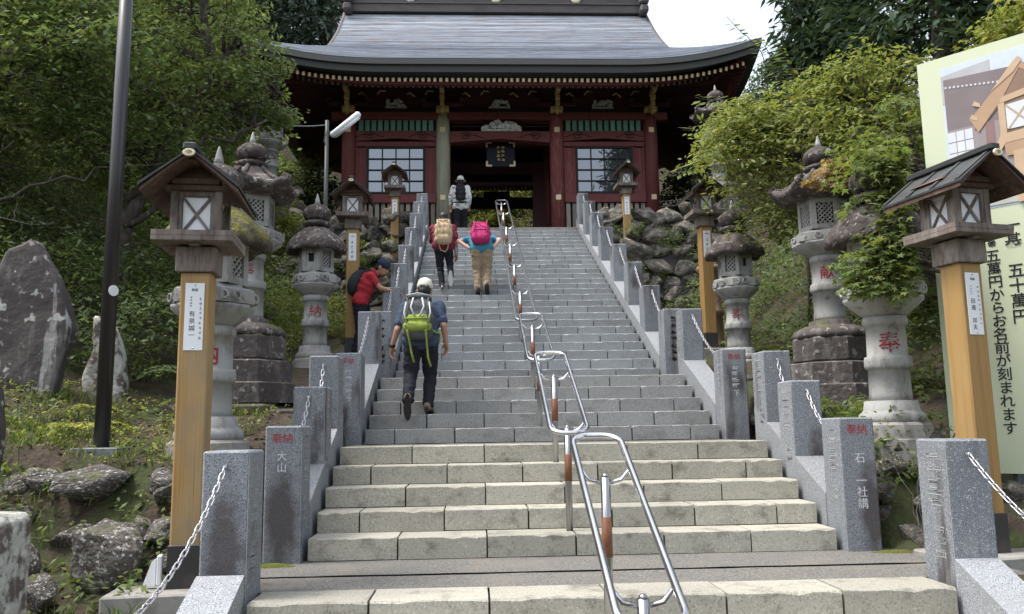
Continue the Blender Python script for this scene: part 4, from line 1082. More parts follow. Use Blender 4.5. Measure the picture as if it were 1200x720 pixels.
    # longitudinal beams per bay
for x0, x1 in ((CX[0], CX[1]), (CX[2], CX[3])):
    xm = (x0 + x1) / 2; w = x1 - x0 - .4
    Yf = 23.0
    def bar(name, zc, h, d=.16, y=Yf, m='red', ww=None, xc=None, par=gate):
        b = G(); b.box((xc if xc is not None else xm, y, zc), (ww or w, d, h), bev=.008); return b.build(name, M[m], par)
    bar('sill_beam', 7.42, .24, .24); bar('ground_beam', 6.2, .2, .2)
    n = 13
    for k in range(n):
        b = G(); xx = x0 + .2 + w * (k + .5) / n; b.box((xx, Yf - .02, 6.8), (.115, .05, 1.0)); b.build('slat', M['slat'], gate)
    b = G(); b.box((xm, Yf + .10, 6.8), (w, .03, 1.0)); b.build('slat_backing', M['reddark'], gate)
    bar('lintel', 9.03, .14, .20)
    bar('window_rail', 7.565, .05, .12)
    # window with 4 x 4 panes
    ww0, ww1, wz0, wz1 = xm - .77, xm + .77, 7.62, 8.93
    fr = G()
    for s in (-1, 1): fr.box((xm + s * .80, Yf - .03, (wz0 + wz1) / 2), (.06, .10, wz1 - wz0 + .06))
    fr.box((xm, Yf - .03, wz0 - .015), (1.54, .10, .05)); fr.box((xm, Yf - .03, wz1 + .015), (1.54, .10, .05))
    for k in range(1, 4):
        fr.box((ww0 + 1.54 * k / 4, Yf - .04, (wz0 + wz1) / 2), (.03, .05, wz1 - wz0)); fr.box((xm, Yf - .043, wz0 + (wz1 - wz0) * k / 4), (1.54, .045, .03))
    f = fr.build('window', M['frameblack'], gate)
    for i in range(4):
        for j in range(4):
            b = G(); b.box((ww0 + 1.54 * (i + .5) / 4, Yf - .02, wz0 + (wz1 - wz0) * (j + .5) / 4), (.372, .008, .318)); p = b.build('pane', M['pane'], f)
            p.rotation_euler = (0, 0, 0)
    # red side panels with mouldings
    for s in (-1, 1):
        px = xm + s * (.83 + (w / 2 - .83) / 2); pw = w / 2 - .83
        b = G(); b.box((px, Yf + .01, 8.26), (pw, .06, 1.36)); b.build('side_panel', M['redworn' if x0 > 0 else 'red'], gate)
        b = G()
        for t in (-1, 1): b.box((px + t * (pw / 2 - .035), Yf - .035, 8.26), (.06, .05, 1.36))
        b.build('panel_moulding', M['red'], gate)
    # curved tie beam with scrolls, green slat transom, upper beam
    b = G(); b.prism([(x0 + .2, 9.12), (x0 + .5, 9.14), (xm, 9.2), (x1 - .5, 9.14), (x1 - .2, 9.12), (x1 - .2, 9.42), (x0 + .2, 9.42)], 'y', Yf - .1, Yf + .1); tb = b.build('rainbow_beam', M['red'], gate)
    b = G()
    for s in (-1, 1):
        c = Vector((xm + s * .75, Yf - .105, 9.28)); b.tube([c + Vector((s * (.04 + t * .012) * math.cos(t * .8), 0, (.03 + t * .008) * math.sin(t * .8))) for t in range(12)], .012, 6)
        b.tube([c + Vector((-s * .1 * t, 0, .05 * math.sin(t * 1.2))) for t in range(5)], .010, 6); b.tube([c + Vector((s * .1 * t, 0, .04 * math.sin(t * 1.3))) for t in range(5)], .010, 6)
    b.build('scroll_carving', M['void'], tb)['kind'] = 'stuff'
    n = 12
    for k in range(n):
        b = G(); b.box((x0 + .25 + (w - .1) * (k + .5) / n, Yf - .03, 9.59), (.125, .04, .33)); b.build('green_slat', M['green'], gate)
    b = G(); b.box((xm, Yf + .05, 9.59), (w, .03, .34)); b.build('transom_backing', M['void'], gate)
    # side closing walls of the guardian rooms
    for x in (x0, x1):
        b = G(); b.box((x, 25.3, 8.0), (.08, 4.2, 3.9)); b.build('room_wall', M['reddark'], gate)
    b = G(); b.box((xm, 27.6, 8.0), (w, .08, 3.9)); b.build('room_wall', M['reddark'], gate)
    b = G(); b.box((xm, 23.5, 8.2), (w, .05, 1.6)); b.build('room_back', M['void'], gate)
def long_beam(name, y, z, h, d, m, x0=CX[0] - .5, x1=CX[3] + .5):
    b = G(); b.box(((x0 + x1) / 2, y, z), (x1 - x0, d, h), bev=.01); return b.build(name, M[m], gate)
for y in ROWS:
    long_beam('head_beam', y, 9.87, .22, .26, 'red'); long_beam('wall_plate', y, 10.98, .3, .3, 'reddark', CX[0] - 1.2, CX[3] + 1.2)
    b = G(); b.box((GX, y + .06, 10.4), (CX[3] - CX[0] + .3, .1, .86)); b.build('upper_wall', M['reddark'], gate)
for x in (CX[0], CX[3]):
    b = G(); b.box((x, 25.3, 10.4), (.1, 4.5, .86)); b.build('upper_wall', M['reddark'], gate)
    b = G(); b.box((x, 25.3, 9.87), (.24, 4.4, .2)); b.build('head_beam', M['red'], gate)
# brackets on the column lines: stepped ochre arms
for xi, x in enumerate(CX):
    b = G()
    b.box((x, 22.86, 10.02), (.36, .34, .16), bev=.02)
    b.box((x, 22.62, 10.06), (.12, .5, .15), bev=.02); b.box((x, 22.42, 10.22), (.13, .2, .15), bev=.02)
    b.box((x, 22.34, 10.40), (.12, .55, .16), bev=.02); b.box((x, 22.12, 10.55), (.14, .2, .14), bev=.02)
    b.box((x, 22.5, 9.9), (.11, .3, .22), bev=.05)
    b.build('bracket', M['gilt'], gate)
    b = G()
    for t in (-1, 1):
        b.box((x + t * .34, 22.86, 10.2), (.5, .14, .12), bev=.02); b.box((x + t * .55, 22.86, 10.33), (.18, .2, .12), bev=.02)
    b.build('bracket_arm', M['reddark'], gate)
    for s in ((-1, 1) if xi in (0, 3) else (1,)):
        pass
    b = G(); b.box((x, 22.79, 9.42), (.15, .03, .15), bev=.008); b.build('gilt_plate', M['rafter'], gate)
    b = G(); b.box((x, 22.79, 7.42), (.15, .03, .15), bev=.008); b.build('gilt_plate', M['rafter'], gate)
for x0, x1 in zip(CX[:-1], CX[1:]):
    xm = (x0 + x1) / 2
    b = G()
    for q in range(16):
        b.lathe([(.0, -.06), (.05, -.03), (.055, .02), (.02, .06)], (xm + rng.uniform(-.27, .27), 22.96, 10.22 + rng.uniform(-.04, .13)), 7)
    b.box((xm, 22.95, 10.13), (.62, .08, .05)); b.build('frog_leg_carving', M['carv'], gate)
    b = G()
    for t in (-.95, -.42, .42, .95):
        b.tube([(xm + t - .12, 22.9, 10.5), (xm + t - .03, 22.86, 10.58 + .03 * (1 if t * (abs(t) - .6) > 0 else -1)), (xm + t + .12, 22.9, 10.52 + .08 * (-1 if t > 0 else 1) * (-1 if abs(t) > .6 else 1))], .022, 6)
    b.build('cloud_carving', M['gilt'], gate)
# central bay
b = G(); b.prism([(CX[1] + .2, 9.06), (CX[1] + .6, 9.10), (GX, 9.18), (CX[2] - .6, 9.10), (CX[2] - .2, 9.06), (CX[2] - .2, 9.40), (CX[1] + .2, 9.40)], 'y', 22.88, 23.14)
tb = b.build('rainbow_beam', M['red'], gate)
b = G()
for s in (-1, 1):
    c = Vector((GX + s * 1.0, 22.875, 9.25)); b.tube([c + Vector((s * (.04 + t * .012) * math.cos(t * .8), 0, (.03 + t * .008) * math.sin(t * .8))) for t in range(12)], .013, 6)
    b.tube([c + Vector((-s * .13 * t, 0, .05 * math.sin(t * 1.2))) for t in range(5)], .011, 6)
b.build('scroll_carving', M['void'], tb)['kind'] = 'stuff'
b = G()
for q in range(46):
    t = rng.uniform(-1, 1); b.lathe([(.0, -.08), (.06, -.05), (.085, .0), (.06, .05), (.02, .08)], (GX + .02 + t * .52, 22.86 + rng.uniform(-.04, .05), 9.47 + rng.uniform(.0, .26) * (1 - abs(t) ** 1.5)), 7)
for q in range(12):
    x = GX + rng.uniform(-.45, .45); b.tube([(x + .05 * math.cos(w) * (1 + w * .1), 22.80, 9.52 + .04 * math.sin(w) * (1 + w * .1)) for w in range(6)], .016, 5)
b.box((GX + .02, 22.9, 9.42), (1.16, .14, .05)); b.build('dragon_carving', M['carv'], gate)
b = G(); b.box((GX, 23.1, 9.62), (2.86, .05, .03)); b.box((GX, 23.1, 9.72), (2.86, .05, .03)); b.build('transom_bars', M['reddark'], gate)
tab = G(); tab.box((0, 0, 0), (.84, .07, .80), M=Matrix.Translation((GX + .0, 23.35, 8.86)) @ Matrix.Rotation(R(-9), 4, 'X'), bev=.02)
tb = tab.build('name_tablet', M['tablet'], gate)
b = G(); Tm = Matrix.Translation((GX + .0, 23.35, 8.86)) @ Matrix.Rotation(R(-9), 4, 'X')
for sx in (-1, 1):
    for sz in (-1, 1):
        b.box((0, 0, 0), (.06, .05, .17), M=Tm @ Matrix.Translation((sx * .40, -.035, sz * .31)), bev=.012); b.box((0, 0, 0), (.16, .05, .06), M=Tm @ Matrix.Translation((sx * .33, -.036, sz * .375)), bev=.012)
b.build('gilt_corner', M['rafter'], tb)
b = G()
for cxx in (-.06, .07):
    scribble(b, cxx - .06, cxx + .06, -.24, .28, 4, lambda a, c: Tm @ Vector((a, -.038, c)), .016)
b.build('gilt_lettering', M['gilt'], tb)['kind'] = 'stuff'
# interior of the passage: beams, ceiling, rear frame and rear lattice light
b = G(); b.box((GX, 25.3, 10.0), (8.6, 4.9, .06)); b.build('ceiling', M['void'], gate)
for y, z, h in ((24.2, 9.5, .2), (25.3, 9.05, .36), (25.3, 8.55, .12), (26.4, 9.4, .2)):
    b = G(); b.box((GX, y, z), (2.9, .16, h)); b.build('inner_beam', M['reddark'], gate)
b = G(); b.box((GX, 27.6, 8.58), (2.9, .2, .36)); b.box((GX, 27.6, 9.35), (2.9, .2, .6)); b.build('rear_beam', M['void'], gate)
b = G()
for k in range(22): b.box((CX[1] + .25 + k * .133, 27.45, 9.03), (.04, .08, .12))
b.build('rear_light_strips', M['rafter'], gate)  # daylight through the rear slit, painted as a row of pale blocks
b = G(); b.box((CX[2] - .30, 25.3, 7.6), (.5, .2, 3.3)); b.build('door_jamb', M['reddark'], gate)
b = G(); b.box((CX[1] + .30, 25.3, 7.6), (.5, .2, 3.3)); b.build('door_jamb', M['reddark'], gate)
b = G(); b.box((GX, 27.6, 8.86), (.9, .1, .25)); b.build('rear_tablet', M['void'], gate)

# ---- roof
EX, EY, DE = 6.86, 4.85, 2.02      # half width of eaves, half depth, hip run
VX = EX - DE
ZE = 10.45
def Pz(d): return .50 * d + .060 * d * d
def lift(a):  # a: distance along the eave from the middle, as fraction of the run that turns up
    t = max(0.0, (a - 2.9) / (EX - 2.9)); return .64 * t ** 2.5
rb = G()
def roof_face(front):
    s = -1 if front else 1
    nr = 46; nc = 40
    for i in range(nr):
        d0, d1 = EY * i / nr, EY * (i + 1) / nr
        def rowpts(d, dz):
            xm = EX - d if d < DE else VX + .06 * max(0, (1 - (d - DE) / 1.2))
            out = []
            for k in range(nc + 1):
                x = xm * (2 * k / nc - 1)
                fl = max(0, 1 - d / 2.4)
                out.append((GX + x, 25.3 + s * (EY - d), ZE + Pz(d) + lift(abs(x) + min(d, DE)) * fl ** 1.3 + dz))
            return out
        a, b_ = rowpts(d0, .03), rowpts(d1 + .01, .0)
        rb.add(a + b_, [(k, k + 1, nc + 2 + k, nc + 1 + k) for k in range(nc)], False)
        if i: 
            c = rowpts(d0, -.01); rb.add(a + c, [(k, k + 1, nc + 2 + k, nc + 1 + k) for k in range(nc)], False)
def roof_side(s):
    nr = 20; nc = 30
    for i in range(nr):
        d0, d1 = DE * i / nr, DE * (i + 1) / nr
        def rowpts(d, dz):
            ym = EY - d; out = []
            for k in range(nc + 1):
                y = ym * (2 * k / nc - 1); fl = max(0, 1 - d / 2.4)
                aa = (abs(y) + d) / EY * EX
                out.append((GX + s * (EX - d), 25.3 + y, ZE + Pz(d) + lift(aa) * fl ** 1.3 + dz))
            return out
        a, b_ = rowpts(d0, .022), rowpts(d1 + .01, 0)
        rb.add(a + b_, [(k, k + 1, nc + 2 + k, nc + 1 + k) for k in range(nc)], False)
roof_face(True); roof_face(False); roof_side(-1); roof_side(1)
roof = rb.build('roof', M['roofm'], gate)
# gable walls and verges
for s in (-1, 1):
    b = G(); pts = []
    for t in np.linspace(0, 1, 9): d = DE + (EY - DE) * t; pts.append((25.3 - (EY - d), ZE + Pz(d) - .03))
    pts2 = pts + [(2 * 25.3 - y, z) for y, z in pts[::-1]]
    b.prism(pts2, 'x', GX + s * (VX - .45), GX + s * (VX - .38)); b.build('gable_wall', M['reddark'], gate)
    b = G()
    for sg in (-1, 1):
        b.tube([(GX + s * (VX + .02 + .06 * max(0, 1 - t * 2)), 25.3 + sg * (EY - (DE + (EY - DE) * t)), ZE + Pz(DE + (EY - DE) * t) - .06) for t in np.linspace(0, 1, 10)], .075, 8)
    b.build('verge', M['ridge'], gate)
# eave fascia in two layers, following the upturned corners
def ring(off, z0, z1, th):
    """closed band round the eaves, inset by off from the roof edge, between heights z0..z1 below the edge line"""
    pts = []
    n = 44
    ex, ey = EX - off, EY - off
    for k in range(n + 1): t = 2 * k / n - 1; pts.append((GX + ex * t, 25.3 - ey, lift(abs(EX * t))))
    for k in range(1, n + 1): t = 2 * k / n - 1; pts.append((GX + ex, 25.3 + ey * t, lift(abs(EX * t))))
    for k in range(1, n + 1): t = 2 * k / n - 1; pts.append((GX - ex * t, 25.3 + ey, lift(abs(EX * t))))
    for k in range(1, n): t = 2 * k / n - 1; pts.append((GX - ex, 25.3 - ey * t, lift(abs(EX * t))))
    N = len(pts); v, f = [], []
    for (x, y, l) in pts:
        ix, iy = GX + (x - GX) * (1 - th / ex), 25.3 + (y - 25.3) * (1 - th / ey)
        v += [(x, y, ZE + z1 + l), (x, y, ZE + z0 + l), (ix, iy, ZE + z0 + l), (ix, iy, ZE + z1 + l)]
    for i in range(N):
        j = (i + 1) % N
        for k in range(4): f.append((i * 4 + k, j * 4 + k, j * 4 + (k + 1) % 4, i * 4 + (k + 1) % 4))
    return v, f
b = G(); b.add(*ring(.0, -.13, .018, .5)); b.build('eave_edge', M['fascia'], gate)
b = G(); b.add(*ring(.07, -.32, -.13, .5)); b.build('eave_board', M['fascia2'], gate)
# soffit boards rising inwards
def soffit():
    v, f = [], []; n = 40
    for k in range(n + 1):
        t = 2 * k / n - 1
        v += [(GX + (EX - .3) * t, 25.3 - EY + .3, ZE - .30 + lift(abs(EX * t))), (GX + 4.6 * t, 23.0, 11.05)]
    m_ = len(v)
    for k in range(n): f.append((2 * k, 2 * k + 1, 2 * k + 3, 2 * k + 2))
    v += [(x, 2 * 25.3 - y, z) for x, y, z in v[:m_]]; f += [(m_ + 2 * k, m_ + 2 * k + 2, m_ + 2 * k + 3, m_ + 2 * k + 1) for k in range(n)]
    for s in (-1, 1):
        b0 = len(v)
        for k in range(n + 1):
            t = 2 * k / n - 1
            v += [(GX + s * (EX - .3), 25.3 + (EY - .3) * t, ZE - .30 + lift(abs(EX * t))), (GX + s * 4.5, 25.3 + 2.3 * t, 11.05)]
        for k in range(n): f.append((b0 + 2 * k, b0 + 2 * k + 1, b0 + 2 * k + 3, b0 + 2 * k + 2))
    return v, f
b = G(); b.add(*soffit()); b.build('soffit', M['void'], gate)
rf = G(); re_ = G(); rf2 = G(); re2 = G()
n = 84
for k in range(n):
    x = (EX - .35) * (2 * (k + .5) / n - 1); l = lift(abs(x))
    xin = 4.62 * (x / (EX - .35)) if abs(x) > 4.62 else x
    for (R_, E_, y0, z0, w) in ((rf, re_, 20.78, 10.03, .052), (rf2, re2, 21.5, 10.17, .05)):
        p, q = Vector((GX + x, y0, z0 + l)), Vector((GX + (x * .3 + xin * .7 if abs(x) > 4.62 else x), 23.0, 10.86))
        if y0 > 21 and abs(x) > 5.9: continue
        d = (q - p).normalized(); L = (q - p).length; a = d.cross(Vector((0, 0, 1))).normalized(); u = a.cross(d)
        Mx = Matrix(((a.x, d.x, u.x, (p.x + q.x) / 2), (a.y, d.y, u.y, (p.y + q.y) / 2), (a.z, d.z, u.z, (p.z + q.z) / 2), (0, 0, 0, 1)))
        R_.box((0, 0, 0), (w * 1.2, L, .08), M=Mx)
        E_.box((0, 0, 0), (w * 1.5, .014, .095), M=Mx @ Matrix.Translation((0, -L / 2 - .004, 0)))
for s in (-1, 1):
    for k in range(64):
        y = (EY - .35) * (2 * (k + .5) / 64 - 1); l = lift(abs(y) / EY * EX)
        p, q = Vector((GX + s * (EX - .33), 25.3 + y, 10.03 + l)), Vector((GX + s * 4.5, 25.3 + y * (.62 if abs(y) > 2.3 else 1), 10.9))
        d = (q - p).normalized(); L = (q - p).length; a = d.cross(Vector((0, 0, 1))).normalized(); u = a.cross(d)
        Mx = Matrix(((a.x, d.x, u.x, (p.x + q.x) / 2), (a.y, d.y, u.y, (p.y + q.y) / 2), (a.z, d.z, u.z, (p.z + q.z) / 2), (0, 0, 0, 1)))
        rf.box((0, 0, 0), (.06, L, .08), M=Mx)
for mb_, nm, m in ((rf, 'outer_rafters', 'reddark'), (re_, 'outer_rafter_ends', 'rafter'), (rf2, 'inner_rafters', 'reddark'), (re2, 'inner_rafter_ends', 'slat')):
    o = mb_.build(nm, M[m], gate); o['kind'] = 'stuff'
b = G(); b.add(*[x for x in ring(.42, -.50, -.44, .14)]); b.build('flying_rafter_batten', M['red'], gate)
# corner beams
b = G()
for sx in (-1, 1):
    for sy in (-1, 1):
        b.tube([(GX + sx * (EX - .25), 25.3 + sy * (EY - .25), ZE - .18 + .6), (GX + sx * 5.8, 25.3 + sy * 3.7, 10.35), (GX + sx * 4.5, 25.3 + sy * 2.35, 10.9)], .1, 4)
b.build('corner_beams', M['reddark'], gate)['kind'] = 'stuff'
# ridge with layered courses, end tiles and gold crests
zr = ZE + Pz(EY)
b = G()
for z0, h, d in ((zr - .12, .26, .62), (zr + .14, .05, .70), (zr + .19, .30, .54), (zr + .49, .05, .66), (zr + .54, .22, .5), (zr + .76, .10, .72)):
    b.box((GX, 25.3, z0 + h / 2), (2 * VX - .15, d, h))
b.build('ridge', M['ridge'], gate)
for s in (-1, 1):
    b = G(); x = GX + s * (VX - .12)
    for z, dz, w in ((zr - .22, .26, .3), (zr + .08, .26, .34), (zr + .36, .26, .32), (zr + .66, .4, .36)): b.box((x, 24.92, z + dz / 2), (w * .9, .5, dz), bev=.06)
    b.build('ridge_end_tile', M['ridge'], gate)
for x, m in ((-2.7, 'carv'), (GX - .02, 'gold_pale'), (2.62, 'gold_pale')):
    b = G(); b.lathe([(0, -.02), (.15, -.02), (.17, 0), (.15, .03), (.06, .04), (0, .03)], n=18, M=Matrix.Translation((x, 25.0, zr + .34)) @ Matrix.Rotation(math.pi / 2, 4, 'X')); b.build('gilt_crest', M[m], gate)
# ------------------------------------------------------------------ people
def cap_into(mb, p, q, r0, r1, n=12):
    p, q = Vector(p), Vector(q); d = q - p; L = d.length
    if L < 1e-5: d = Vector((0, 0, 1))
    d.normalize(); path, rad = [], []
    for k in range(4): w = math.pi / 2 * (k / 3 * .96 + .04); path.append(p - d * r0 * math.cos(w)); rad.append(r0 * math.sin(w))
    for k in range(4): w = math.pi / 2 * (1 - k / 3 * .96); path.append(q + d * r1 * math.cos(w)); rad.append(r1 * math.sin(w))
    mb.tube(path, rad, n)
def ell_into(mb, c, r, n=16, rot=None):
    prof = [(math.sin(math.pi * k / 10) if 0 < k < 10 else .02, -math.cos(math.pi * k / 10)) for k in range(11)]
    Mx = Matrix.Translation(c) @ (rot or Matrix()) @ Matrix.Diagonal((*r, 1))
    mb.lathe(prof, n=n, M=Mx)
def blob(name, mb, m, parent, vox=.012, smooth=4, wr=0.0):
    """fuse overlapping tapered volumes into one continuous skin"""
    me0 = mb.mesh(name, m)
    t = bpy.data.objects.new('tmp', me0); COL.objects.link(t)
    a = t.modifiers.new('r', 'REMESH'); a.mode = 'VOXEL'; a.voxel_size = vox
    if smooth:
        s = t.modifiers.new('s', 'SMOOTH'); s.iterations = smooth; s.factor = .5
    dg = bpy.context.evaluated_depsgraph_get()
    me = bpy.data.meshes.new_from_object(t.evaluated_get(dg))
    bpy.data.objects.remove(t); bpy.data.meshes.remove(me0)
    me.name = name
    if wr:
        for v in me.vertices:
            p = v.co
            v.co = p + v.normal * wr * (noise.noise((p.x * 9, p.y * 9, p.z * 17)) + .6 * noise.noise((p.x * 22 + 3, p.y * 22, p.z * 30)))
    me.polygons.foreach_set('use_smooth', [True] * len(me.polygons))
    me.materials.clear(); me.materials.append(m)
    return link_obj(name, me, parent)

cloth = lambda n, c, **k: mat(n, c, .85, [dict(s=9, d=4, lo=.5, hi=.75, c=tuple(x * .7 for x in c), a=.6)], bump=(45, .25, .004), **k)
M['skin'] = mat('skin', (.42, .235, .16), .55, [dict(s=25, d=3, lo=.5, hi=.75, c=(.36, .17, .115), a=.6)])
M['skinp'] = mat('fair_skin', (.5, .31, .235), .55)
M['hair'] = mat('black_hair', (.014, .012, .012), .55, spec=.4)
def person(loc, label, J, skin, vox=.012):
    o = empty('person', loc, label, 'person', 'hikers climbing the stairs')
    V = {k: Vector(v) for k, v in J.items()}
    b = MB()
    # head with jaw, nose and ears; neck, torso
    fw = V['face'].normalized(); h = V['head']; up = (h - V['neck']).normalized(); rt = fw.cross(up).normalized(); up = rt.cross(fw)
    Rm = Matrix(((rt.x, fw.x, up.x, 0), (rt.y, fw.y, up.y, 0), (rt.z, fw.z, up.z, 0), (0, 0, 0, 1)))
    ell_into(b, h, (.078, .098, .115), rot=Rm)
    ell_into(b, h + fw * .02 - up * .055, (.06, .075, .07), rot=Rm)
    cap_into(b, h + fw * .09 + up * .012, h + fw * .112 - up * .018, .011, .016)
    for s in (-1, 1): ell_into(b, h + rt * s * .082 - fw * .008 - up * .008, (.012, .024, .034), rot=Rm)
    cap_into(b, h + fw * .085 - up * .055, h + fw * .088 - up * .056, .02, .02)
    cap_into(b, V['neck'] - (h - V['neck']).normalized() * .04, h - up * .05, .056, .052)
    cap_into(b, V['pelvis'], V['chest'], .095, .11)
    for s in ('l', 'r'):
        cap_into(b, V['chest'] + (V['sh' + s] - V['chest']) * .5, V['sh' + s], .08, .058)
        cap_into(b, V['sh' + s], V['el' + s], .050, .040)
        cap_into(b, V['el' + s], V['wr' + s], .041, .028)
        cap_into(b, V['hip' + s], V['kn' + s], .07, .055)
        cap_into(b, V['kn' + s], V['an' + s], .056, .038)
        cap_into(b, V['an' + s], V['toe' + s], .036, .03)
        w, hd = V['wr' + s], V['hd' + s]
        d = (hd - w).normalized(); pn = V.get('palm' + s, Vector((0, -1, 0))); ac = d.cross(pn).normalized(); pn = ac.cross(d)
        cap_into(b, w, w + d * .02, .027, .029)
        for t in (-1.3, -.45, .45, 1.3):      # palm and four bent fingers of unequal length
            k0 = w + d * .025 + ac * t * .011; k1 = w + d * .085 + ac * t * .0175
            cap_into(b, k0, k1, .016, .0115)
            fl = (.062, .075, .07, .055)[int((t + 1.3) / .87 + .5)]
            k2 = k1 + d * fl * .5 + pn * .012; k3 = k2 + d * fl * .32 + pn * .026; k4 = k3 + d * fl * .1 + pn * .02
            cap_into(b, k1, k2, .0105, .0095); cap_into(b, k2, k3, .0095, .0085); cap_into(b, k3, k4, .0085, .0075)
        ts = V.get('thumb' + s, Vector((1 if s == 'l' else -1, 0, 0))); sg = 1 if ac.dot(ts) > 0 else -1
        t0 = w + d * .03 + ac * sg * .02; t1 = t0 + ac * sg * .03 + d * .028 + pn * .01; t2 = t1 + d * .035 + ac * sg * .006 + pn * .012
        cap_into(b, t0, t1, .014, .0115); cap_into(b, t1, t2, .0115, .0085)
    blob('body', b, skin, o, min(vox, .0085), 2)
    e = MB()
    for s in (-1, 1): ell_into(e, h + fw * .087 + rt * s * .032 + up * .012, (.012, .008, .007), 10, Rm)
    e.build('eyes', M['hair'], o)
    return o, V, (h, fw, up, rt, Rm)
def shirt(o, V, m, sleeve=.6, hem=-.02, fat=1.0, vox=.012):
    b = MB()
    pe, ch = V['pelvis'], V['chest']; d = (ch - pe).normalized(); side = (V['shr'] - V['shl']).normalized()
    for t, w, r in ((hem, .10, .125), (.25, .085, .12), (.55, .09, .128), (.85, .1, .132), (1.05, .09, .12)):
        c = pe.lerp(ch, t); cap_into(b, c - side * w * fat, c + side * w * fat, r * fat, r * fat)
    for s in ('l', 'r'):
        cap_into(b, ch + d * .03, V['sh' + s], .10, .082); q = V['sh' + s].lerp(V['el' + s], min(1, sleeve))
        cap_into(b, V['sh' + s], q, .078, .064)
        if sleeve > 1: cap_into(b, V['el' + s], V['el' + s].lerp(V['wr' + s], sleeve - 1), .06, .045)
    cap_into(b, ch + d * .06, V['neck'] + d * .0, .09, .068)
    return blob('shirt', b, m, o, vox, 4, .011)
def trousers(o, V, m, vox=.012, w=1.0):
    b = MB(); pe = V['pelvis']; side = (V['hipr'] - V['hipl']).normalized(); d = (V['chest'] - pe).normalized()
    cap_into(b, pe - side * .085 + d * .07, pe + side * .085 + d * .07, .112, .112); cap_into(b, pe - side * .09, pe + side * .09, .118, .118)
    for s in ('l', 'r'):
        cap_into(b, V['hip' + s], V['kn' + s], .112 * w, .082 * w); a = V['kn' + s].lerp(V['an' + s], .93)
        cap_into(b, V['kn' + s], a, .080 * w, .066 * w)
    return blob('trousers', b, m, o, vox, 4, .013)
def shoes(o, V, m, sole, pale=None):
    for s in ('l', 'r'):
        b = MB(); a, t = V['an' + s], V['toe' + s]; d = (t - a); hd = Vector((d.x, d.y, 0)).normalized() if abs(d.z) < d.length * .9 else Vector((0, 1, 0))
        heel = a - d.normalized() * .055
        cap_into(b, a, heel.lerp(a, .3) - Vector((0, 0, .02)), .048, .046); cap_into(b, heel, t, .042, .036)
        sh = blob('shoe', b, m, o, .01, 3)
        b = MB(); dn = d.normalized(); side = dn.cross(Vector((0, 0, 1))).normalized(); nn = side.cross(dn)
        Mx = Matrix(((side.x, dn.x, nn.x, 0), (side.y, dn.y, nn.y, 0), (side.z, dn.z, nn.z, 0), (0, 0, 0, 1)))
        c = heel.lerp(t, .5) - nn * .038; L = (t - heel).length / 2 + .045
        b.prism([(.046 * math.cos(w) * (1 if math.sin(w) > 0 else .85), L * math.sin(w)) for w in [k * math.pi / 9 for k in range(18)]], 'z', -.014, .014)
        b.v = [tuple(Matrix.Translation(c) @ Mx @ Vector(v)) for v in b.v]; b.build('sole', sole, sh)
def backpack(o, c, size, tilt, m, m2, mstrap, V, name='backpack', extras=None):
    Rm = Matrix.Translation(c) @ Matrix.Rotation(tilt, 4, 'X')
    x, y, z = size
    b = MB(); 
    for zz, k in ((-.38, .92), (-.1, 1.0), (.2, .95), (.4, .72)):
        for s in (-1, 0, 1):
            cap_into(b, Rm @ Vector((s * x * .2 * k, -y * .08, zz * z)), Rm @ Vector((s * x * .2 * k, -y * .08, zz * z * .9)), x * .29 * k, x * .29 * k)
    for v_ in range(len(b.v)):
        p = Rm.inverted() @ Vector(b.v[v_]); p.y *= y / (x * .62); b.v[v_] = tuple(Rm @ p)
    pk = blob(name, b, m, o, .012, 4, .006)
    if m2:
        b = MB(); cap_into(b, Rm @ Vector((-x * .24, -y * .48, -z * .16)), Rm @ Vector((x * .24, -y * .48, -z * .16)), x * .13, x * .13); cap_into(b, Rm @ Vector((-x * .26, -y * .45, -z * .36)), Rm @ Vector((x * .26, -y * .45, -z * .36)), x * .15, x * .15)
        blob('front_pocket', b, m2, pk, .012, 3, .006)
    b = MB(); cap_into(b, Rm @ Vector((-x * .16, -y * .1, z * .49)), Rm @ Vector((x * .16, -y * .1, z * .49)), x * .23, x * .23)
    for v_ in range(len(b.v)):
        p = Rm.inverted() @ Vector(b.v[v_]); p.z = z * .47 + (p.z - z * .47) * .55; b.v[v_] = tuple(Rm @ p)
    blob('lid', b, m, pk, .012, 3, .004)
    b = MB()
    for s in (-1, 1):
        b.tube([Rm @ Vector((s * x * .3, -y * .60, z * .42)), Rm @ Vector((s * x * .27, -y * .68, .05)), Rm @ Vector((s * x * .3, -y * .62, -z * .42))], .011, 6)
        b.tube([Rm @ Vector((s * x * .3, y * .4, z * .30)), V['sh' + ('l' if s < 0 else 'r')] + Vector((-s * .07, 0, .078)), V['sh' + ('l' if s < 0 else 'r')] + Vector((-s * .07, .11, -.03)), Rm @ Vector((s * x * .45, y * .5 + .16, -z * .3))], .021, 6)
    b.build('strap', mstrap, pk)
    return pk, Rm
def hair(o, H, m, back=True, top=1.0):
    h, fw, up, rt, Rm = H
    b = MB(); ell_into(b, h - fw * .012 + up * .022, (.088, .103, .108), rot=Rm)
    if back: ell_into(b, h - fw * .04 - up * .03, (.078, .07, .075), rot=Rm)
    return blob('hair', b, m, o, .01, 2, .006)
